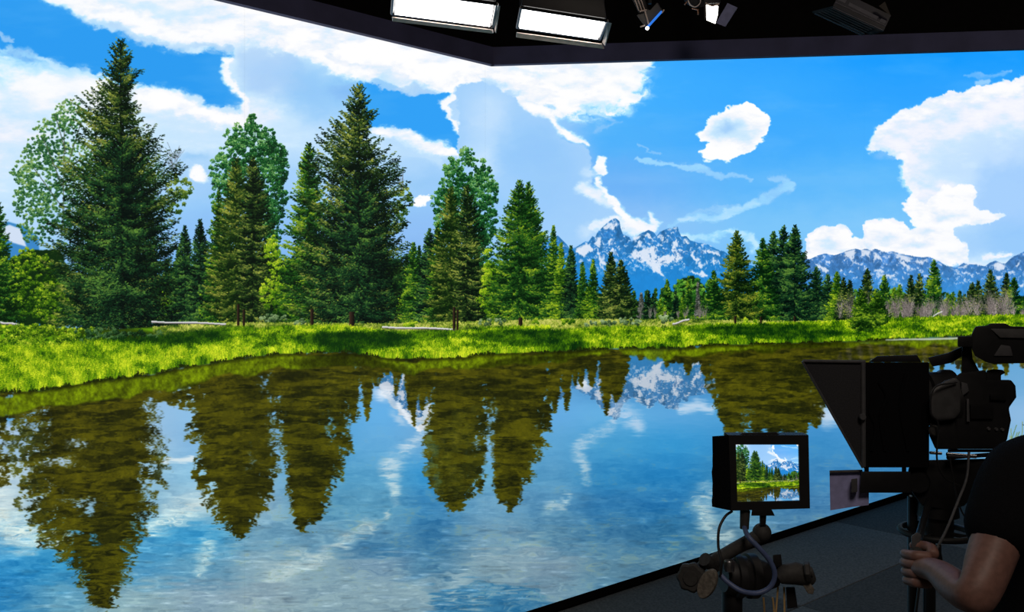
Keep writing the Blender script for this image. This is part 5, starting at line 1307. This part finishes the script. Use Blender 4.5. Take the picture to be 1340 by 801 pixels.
root = thing('studio_camera', pt(1270, 592, YC), 'black studio video camera with viewfinder, behind the teleprompter', 'camera')
CY = YC + .02
bm = bmesh.new(); px_prism(bm, [(1242, 500), (1256, 488), (1290, 484), (1292, 497), (1323, 497), (1329, 505), (1330, 520), (1320, 534), (1323, 550), (1318, 575), (1310, 588), (1242, 588)], CY, .20, .05); done('body', bm, M['black'], root, bevel=.006)
bm = bmesh.new(); px_prism(bm, [(1291, 485), (1300, 483), (1312, 484), (1316, 488), (1310, 491), (1310, 498), (1290, 498)], CY + .02, .12); done('accessory_shoe', bm, M['black'], root, bevel=.002)
bm = bmesh.new(); px_prism(bm, [(1216, 520), (1222, 508), (1236, 498), (1252, 493), (1256, 500), (1257, 540), (1250, 549), (1226, 552), (1216, 545)], CY - .05, .14); done('lens_servo', bm, M['grey'], root, bevel=.014, seg=4)
bm = bmesh.new(); add_disc_stack(bm, pt(1243, 522, CY + .07), (-1, .05, 0), [(0, .085), (.02, .085), (.03, .078), (.07, .078), (.075, .07), (.10, .07)], 32); done('lens_barrel', bm, M['black'], root, smooth=True)
bm = bmesh.new(); px_prism(bm, [(1217, 552), (1250, 552), (1256, 588), (1224, 588), (1216, 570)], CY - .02, .12); done('lens_support', bm, M['black'], root, bevel=.006)
bm = bmesh.new(); add_disc_stack(bm, pt(1220, 563, CY - .03), (0, -1, 0), [(0, .014), (.012, .016), (.018, .012)], 20); done('focus_knob', bm, M['soft'], root, smooth=True)
for poly, m_ in (([(1258, 500), (1266, 502), (1268, 512), (1260, 518), (1258, 510)], 'edge'), ([(1265, 522), (1268, 522), (1269, 552), (1265, 552)], 'edge'), ([(1270, 528), (1300, 528), (1300, 548), (1270, 548)], 'blackmetal'), ([(1296, 515), (1318, 516), (1317, 524), (1296, 523)], 'blackmetal')):
    bm = bmesh.new(); px_prism(bm, poly, CY - .012, .02); done('side_panel', bm, M[m_], root, bevel=.0015)
for x, y in ((1293, 561), (1303, 561.5), (1311, 562)):
    bm = bmesh.new(); add_disc_stack(bm, pt(x, y, CY - .001), (0, -1, 0), [(0, .005), (.006, .004)], 14); done('connector', bm, M['edge'], root, smooth=True)
bm = bmesh.new(); px_prism(bm, [(1259, 452), (1271, 452), (1273, 470), (1283, 488), (1258, 490)], CY + .02, .05); done('viewfinder_bracket', bm, M['black'], root, bevel=.004)
bm = bmesh.new(); px_prism(bm, [(1271, 438), (1276, 427), (1293, 426), (1295, 423), (1316, 423), (1322, 427), (1362, 428), (1366, 475), (1310, 476), (1302, 477), (1290, 474), (1276, 466), (1271, 456)], CY - .02, .13, .1); done('viewfinder', bm, M['black'], root, bevel=.006)
bm = bmesh.new(); add_hull8(bm, [pt(1296, 430, CY - .022), pt(1360, 431, CY - .022), pt(1360, 443, CY - .028), pt(1309, 442, CY - .028)], [pt(1296, 430, CY), pt(1360, 431, CY), pt(1360, 443, CY), pt(1309, 442, CY)]); done('viewfinder_hood', bm, M['grey'], root, bevel=.002)
bm = bmesh.new(); px_prism(bm, [(1310, 451), (1322, 453), (1326, 466), (1300, 466)], CY - .026, .01); done('viewfinder_control', bm, M['edge'], root, bevel=.003)
bm = bmesh.new(); px_prism(bm, [(1253, 440), (1273, 440), (1273, 454), (1253, 454)], CY - .03, .05); done('eyepiece', bm, M['black'], root, bevel=.004)
bm = bmesh.new(); px_prism(bm, [(1214, 468), (1240, 462), (1262, 452), (1266, 462), (1245, 475), (1220, 480)], CY + .05, .06); done('carry_handle', bm, M['black'], root, bevel=.004)
bm = bmesh.new(); px_prism(bm, [(1240, 588), (1303, 588), (1305, 581), (1312, 581), (1310, 592), (1240, 592)], CY + .02, .12); done('base_plate', bm, M['blackmetal'], root, bevel=.002)
bm = bmesh.new(); add_tube(bm, [pt(1217, 592.5, CY - .03), pt(1232, 593.5, CY - .03)], .0042, 12); add_tube(bm, [pt(1239, 594.5, CY - .03), pt(1277, 597.5, CY - .03)], .0055, 12); done('steel_rod', bm, M['chrome'], root, smooth=True)
bm = bmesh.new(); add_tube(bm, [pt(1310, 560, CY + .03), pt(1312, 594, CY + .03)], .006, 10); add_tube(bm, [pt(1240, 599, CY), pt(1312, 594, CY + .03)], .006, 10); done('rear_bracket', bm, M['black'], root, smooth=True)

root = thing('camera_pedestal', Vector((pt(1222, 700, 2.45).x, 2.45, 0)), 'black camera pedestal with pan head and steering ring under the studio camera', 'camera support')
YP = 2.40
bm = bmesh.new(); px_prism(bm, [(1188, 612), (1212, 602), (1296, 600), (1300, 612), (1284, 640), (1262, 662), (1240, 668), (1206, 662), (1190, 640)], YP, .14); done('pan_head', bm, M['black'], root, bevel=.008)
bm = bmesh.new(); add_disc_stack(bm, pt(1200, 630, YP - .004), (-.2, -1, 0), [(0, .030), (.014, .032), (.02, .028)], 28); done('drag_dial', bm, M['blackmetal'], root, smooth=True)
px_ = pt(1226, 690, YP + .06)
bm = bmesh.new(); add_disc_stack(bm, Vector((px_.x, px_.y, EYE - (658 - 400.5) / F * YP)), (0, 0, -1), [(0, .055), (.05, .06), (.055, .045), (.11, .045)], 28); done('head_mount', bm, M['blackmetal'], root, smooth=True)
zr = EYE - (696 - 400.5) / F * (YP + .06)
bm = bmesh.new()
ringp = [Vector((px_.x + math.cos(a) * .098, px_.y + math.sin(a) * .098, zr)) for a in [2 * math.pi * i / 36 for i in range(37)]]
add_tube(bm, ringp, .009, 10, cap=False); done('steering_ring', bm, M['black'], root, smooth=True)
for k in range(4):
    a = math.pi / 4 + k * math.pi / 2; bm = bmesh.new(); add_tube(bm, [Vector((px_.x, px_.y, zr)), Vector((px_.x + math.cos(a) * .098, px_.y + math.sin(a) * .098, zr))], .006, 8); done('ring_spoke', bm, M['blackmetal'], root)
bm = bmesh.new(); add_tube(bm, [Vector((px_.x - .022, px_.y, zr + .05)), Vector((px_.x - .022, px_.y, .22))], .017, 18); add_tube(bm, [Vector((px_.x - .062, px_.y + .02, zr + .1)), Vector((px_.x - .062, px_.y + .02, .22))], .014, 18); done('column', bm, M['blackmetal'], root, smooth=True)
bm = bmesh.new(); add_disc_stack(bm, Vector((px_.x - .04, px_.y, .10)), (0, 0, 1), [(0, .16), (.05, .17), (.10, .09), (.14, .06)], 32); done('base', bm, M['black'], root, smooth=True)
for k in range(3):
    a = 2 * math.pi * k / 3 + .3; c = Vector((px_.x - .04 + math.cos(a) * .33, px_.y + math.sin(a) * .33, 0))
    bm = bmesh.new(); add_tube(bm, [Vector((px_.x - .04, px_.y, .14)), c + Vector((0, 0, .12))], .03, 10); o = done('leg', bm, M['black'], root)
    bm = bmesh.new(); add_disc_stack(bm, c + Vector((-math.sin(a) * .02, math.cos(a) * .02, .05)), (math.sin(a), -math.cos(a), 0), [(0, .042), (.005, .05), (.035, .05), (.04, .042)], 24); done('wheel', bm, M['soft'], root, smooth=True)
# pan bar that the operator holds
YH = 1.72
bm = bmesh.new(); add_tube(bm, smooth_path([pt(1216, 655, YP), pt(1206, 690, 2.1), pt(1200, 716, YH + .06), pt(1201, 730, YH), pt(1203, 764, YH - .01)], 6), .009, 12); done('pan_bar', bm, M['blackmetal'], root, smooth=True)
bm = bmesh.new(); add_tube(bm, [pt(1200, 712, YH + .03), pt(1201, 730, YH), pt(1203, 768, YH - .01)], [.013, .0145, .014], 16); done('pan_bar_grip', bm, M['soft'], root, smooth=True)
bm = bmesh.new(); px_prism(bm, [(1192, 702), (1200, 696), (1206, 700), (1203, 716), (1193, 718)], YH + .01, .03); done('zoom_control', bm, M['edge'], root, bevel=.003)
bm = bmesh.new(); px_prism(bm, [(1222, 714), (1232, 712), (1232, 724), (1234, 734), (1222, 734)], YH + .25, .04); done('clamp_knob', bm, M['black'], root, bevel=.004)

cable('cable', [pt(1252, 500, YC - .04), pt(1222, 508, YC - .06), pt(1218, 540, YC - .06), pt(1228, 556, YC - .05), pt(1226, 600, YC - .05), pt(1236, 625, YC - .04), pt(1256, 636, YC - .02)], .0026, 'cable', 'thin black cable looping down the side of the studio camera lens')
cable('cable', [pt(1268, 592, YC - .05), pt(1265, 625, YC - .1), pt(1254, 655, YC - .2), pt(1240, 690, YC - .3), pt(1224, 722, YC - .4)], .0034, 'edge', 'dark grey cable running slantwise from the camera plate to the pan bar')
cable('cable', [pt(1243, 600, YC - .04), pt(1251, 645, YC - .04), pt(1258, 668, YC - .04), pt(1268, 682, YC - .04), pt(1290, 700, YC)], .0022, 'cable', 'thin black cable behind the operator sleeve, below the camera head')
cable('cable', [Vector((px_.x - .06, px_.y - .03, .95)), Vector((px_.x - .09, px_.y - .05, .8)), Vector((px_.x - .14, px_.y - .06, .6)), Vector((px_.x - .2, px_.y - .1, .2)), Vector((px_.x - .25, px_.y - .15, .006))], .004, 'cable', 'black cable falling to the floor left of the pedestal column')

# ---------------------------------------------------------------- camera operator
def skin_mesh(name, verts, edges, radii, root_idx, material, parent, sub=2):
    me = bpy.data.meshes.new(name); d = world_root(parent) if parent else Vector((0, 0, 0))
    me.from_pydata([tuple(Vector(v) - d) for v in verts], edges, [])
    o = bpy.data.objects.new(name, me); COL.objects.link(o)
    if parent: o.parent = parent
    sk = o.modifiers.new('skin', 'SKIN'); sk.use_smooth_shade = True; sk.branch_smoothing = 0.4
    for i, r in enumerate(radii):
        v = me.skin_vertices[0].data[i]; v.radius = r if isinstance(r, tuple) else (r, r); v.use_root = (i == root_idx)
    sb = o.modifiers.new('sub', 'SUBSURF'); sb.levels = sub; sb.render_levels = sub
    dg = bpy.context.evaluated_depsgraph_get(); ev = o.evaluated_get(dg)
    nm = bpy.data.meshes.new_from_object(ev); o.modifiers.clear(); o.data = nm; bpy.data.meshes.remove(me)
    nm.name = name; nm.materials.clear(); nm.materials.append(material)
    for p in nm.polygons: p.use_smooth = True
    return o

SH = pt(1332, 624, 1.62)           # right... the near shoulder
EL = pt(1276, 790, 1.50)
WR = pt(1224, 744, 1.66)
KN = pt(1200, 744, YH - .005)
BX, BY = 1.165, 1.74
person = thing('person', (BX, BY, 0), 'camera operator in a black t-shirt, bare forearm, gripping the pan bar', 'person')
pel = Vector((BX, BY, .98)); chest = Vector((BX, BY, 1.25)); neck = Vector((BX + .03, BY + .0, 1.46)); head = Vector((BX + .055, BY + .04, 1.60)); topv = Vector((BX + .055, BY + .04, 1.69))
shL = SH; shR = Vector((BX + .19, BY + .05, 1.40)); elR = Vector((BX + .25, BY + .03, 1.13)); wrR = Vector((BX + .25, BY + .20, .96)); hdR = Vector((BX + .24, BY + .25, .91))
hipL = Vector((BX - .095, BY, .92)); knL = Vector((BX - .11, BY + .02, .50)); anL = Vector((BX - .12, BY - .01, .09)); toL = Vector((BX - .14, BY + .15, .035))
hipR = Vector((BX + .095, BY, .92)); knR = Vector((BX + .11, BY + .03, .50)); anR = Vector((BX + .12, BY + .01, .09)); toR = Vector((BX + .15, BY + .17, .035))
mid = lambda a, b, t=.5: a + (b - a) * t
V = [pel, Vector((BX, BY, 1.10)), chest, Vector((BX, BY, 1.38)), neck, mid(neck, head), head, topv,
     shL, mid(shL, EL), EL, mid(EL, WR, .35), WR, KN,
     shR, mid(shR, elR), elR, mid(elR, wrR, .35), wrR, hdR,
     hipL, mid(hipL, knL), knL, mid(knL, anL, .3), anL, toL, hipR, mid(hipR, knR), knR, mid(knR, anR, .3), anR, toR]
E = [(0, 1), (1, 2), (2, 3), (3, 4), (4, 5), (5, 6), (6, 7), (3, 8), (8, 9), (9, 10), (10, 11), (11, 12), (12, 13), (3, 14), (14, 15), (15, 16), (16, 17), (17, 18), (18, 19),
     (0, 20), (20, 21), (21, 22), (22, 23), (23, 24), (24, 25), (0, 26), (26, 27), (27, 28), (28, 29), (29, 30), (30, 31)]
R_ = [(.15, .11), (.14, .10), (.15, .11), (.13, .09), .056, .060, (.078, .092), (.05, .06), .056, .046, .040, .037, (.024, .029), (.026, .038),
      .060, .050, .044, .043, (.026, .032), (.024, .036), .085, .078, .056, .056, .036, .032, .085, .078, .056, .056, .036, .032]
body = skin_mesh('body', V, E, R_, 0, M['skin'], person)
# fingers of the gripping hand, wrapped round the grip
axg = (pt(1203, 766, YH - .01) - pt(1201, 728, YH)).normalized()
def fingers(center, ax, toward, prefix_r=.0092, n=4, out=1.0, L=.9):
    """four fingers stacked along ax, curling round it; toward points from the grip to the palm"""
    w = (toward - ax * toward.dot(ax)).normalized(); q = ax.cross(w).normalized() * out
    for k in range(n):
        c = center + ax * ((k - 1.5) * .0172); ll = (.98, 1.06, 1.0, .86)[k] * L
        R0 = .024
        vs = [c + w * .034 + q * (-.012), c + w * .024 + q * (.019), c + w * .002 + q * (.024 * ll), c - w * .020 * ll + q * (.018), c - w * .026 * ll - q * (.002)]
        skin_mesh('finger', vs, [(0, 1), (1, 2), (2, 3), (3, 4)], [.0112, .0112, .0106, .0098, .0078], 0, M['skin'], person, 2)
        nc = vs[3] * .5 + vs[4] * .5
    vs = [center - ax * .026 + w * .034 - q * .014, center - ax * .040 + w * .014 - q * .026, center - ax * .044 - w * .008 - q * .018, center - ax * .040 - w * .022 + q * .001]
    skin_mesh('thumb', vs, [(0, 1), (1, 2), (2, 3)], [.0135, .0122, .0105, .0085], 0, M['skin'], person, 2)
gc = pt(1200, 743, YH - .005)
fingers(gc, axg, (WR - gc).normalized(), out=1.0)
bm = bmesh.new(); axh = (hdR - wrR).normalized(); fingers(hdR + axh * .02, Vector((0, 1, .3)).normalized(), -axh)
bm.free()
# shirt with short sleeves, trousers, shoes, hair, face
hem = mid(shL, EL, .64)
VS = [Vector((BX, BY, .93)), Vector((BX, BY, 1.10)), chest, Vector((BX, BY, 1.38)), Vector((BX, BY, 1.445)), shL, mid(shL, EL, .3), hem, shR, mid(shR, elR, .35), mid(shR, elR, .6)]
ES = [(0, 1), (1, 2), (2, 3), (3, 4), (3, 5), (5, 6), (6, 7), (3, 8), (8, 9), (9, 10)]
RS = [(.19, .135), (.18, .125), (.185, .130), (.145, .11), (.075, .07), .076, .070, .066, .078, .068, .066]
skin_mesh('t_shirt', VS, ES, RS, 1, M['cloth'], person)
VT = [Vector((BX, BY, 1.0)), Vector((BX, BY, .94)), hipL, knL, anL + Vector((0, 0, .03)), hipR, knR, anR + Vector((0, 0, .03))]
skin_mesh('trousers', VT, [(0, 1), (1, 2), (2, 3), (3, 4), (1, 5), (5, 6), (6, 7)], [(.165, .13), (.165, .13), .105, .080, .066, .105, .080, .066], 1, M['cloth'], person)
for a_, t_ in ((anL, toL), (anR, toR)):
    skin_mesh('shoe', [Vector((a_.x, a_.y - .04, .05)), Vector((a_.x, a_.y + .03, .055)), Vector((t_.x, t_.y, .042)), t_ + (t_ - a_).normalized() * .05 + Vector((0, 0, .012))], [(0, 1), (1, 2), (2, 3)], [.045, .05, (.046, .036), (.034, .026)], 1, M['soft'], person)
bm = bmesh.new(); add_ball(bm, head + Vector((0, -.025, .045)), .1, .90, 1.08, .95)
for v in list(bm.verts):
    if v.co.z < head.z - .01 and v.co.y > head.y: pass
bmesh.ops.bisect_plane(bm, geom=bm.verts[:] + bm.edges[:] + bm.faces[:], plane_co=head + Vector((0, .045, .03)), plane_no=(0, .85, -.55), clear_outer=True)
done('hair', bm, M['hair'], person, smooth=True)
fy = head + Vector((-.02, .088, 0))
bm = bmesh.new(); add_tube(bm, [fy + Vector((0, -.004, .022)), fy + Vector((0, .018, -.016)), fy + Vector((0, .002, -.024))], [.008, .012, .010], 10); done('nose', bm, M['skin'], person, smooth=True)
for sx in (-1, 1):
    bm = bmesh.new(); add_ball(bm, fy + Vector((sx * .031, -.014, .018)), .012); done('eye', bm, mat('eye_white', (.7, .7, .68), .3), person, smooth=True)
    bm = bmesh.new(); add_ball(bm, head + Vector((sx * .082, .0, .0)), .028, .35, .8, 1.1); done('ear', bm, M['skin'], person, smooth=True)
bm = bmesh.new(); add_tube(bm, [fy + Vector((-.026, -.008, -.048)), fy + Vector((0, .002, -.046)), fy + Vector((.026, -.008, -.048))], [.004, .007, .004], 8); done('mouth', bm, mat('lips', (.40, .13, .11), .5), person, smooth=True)
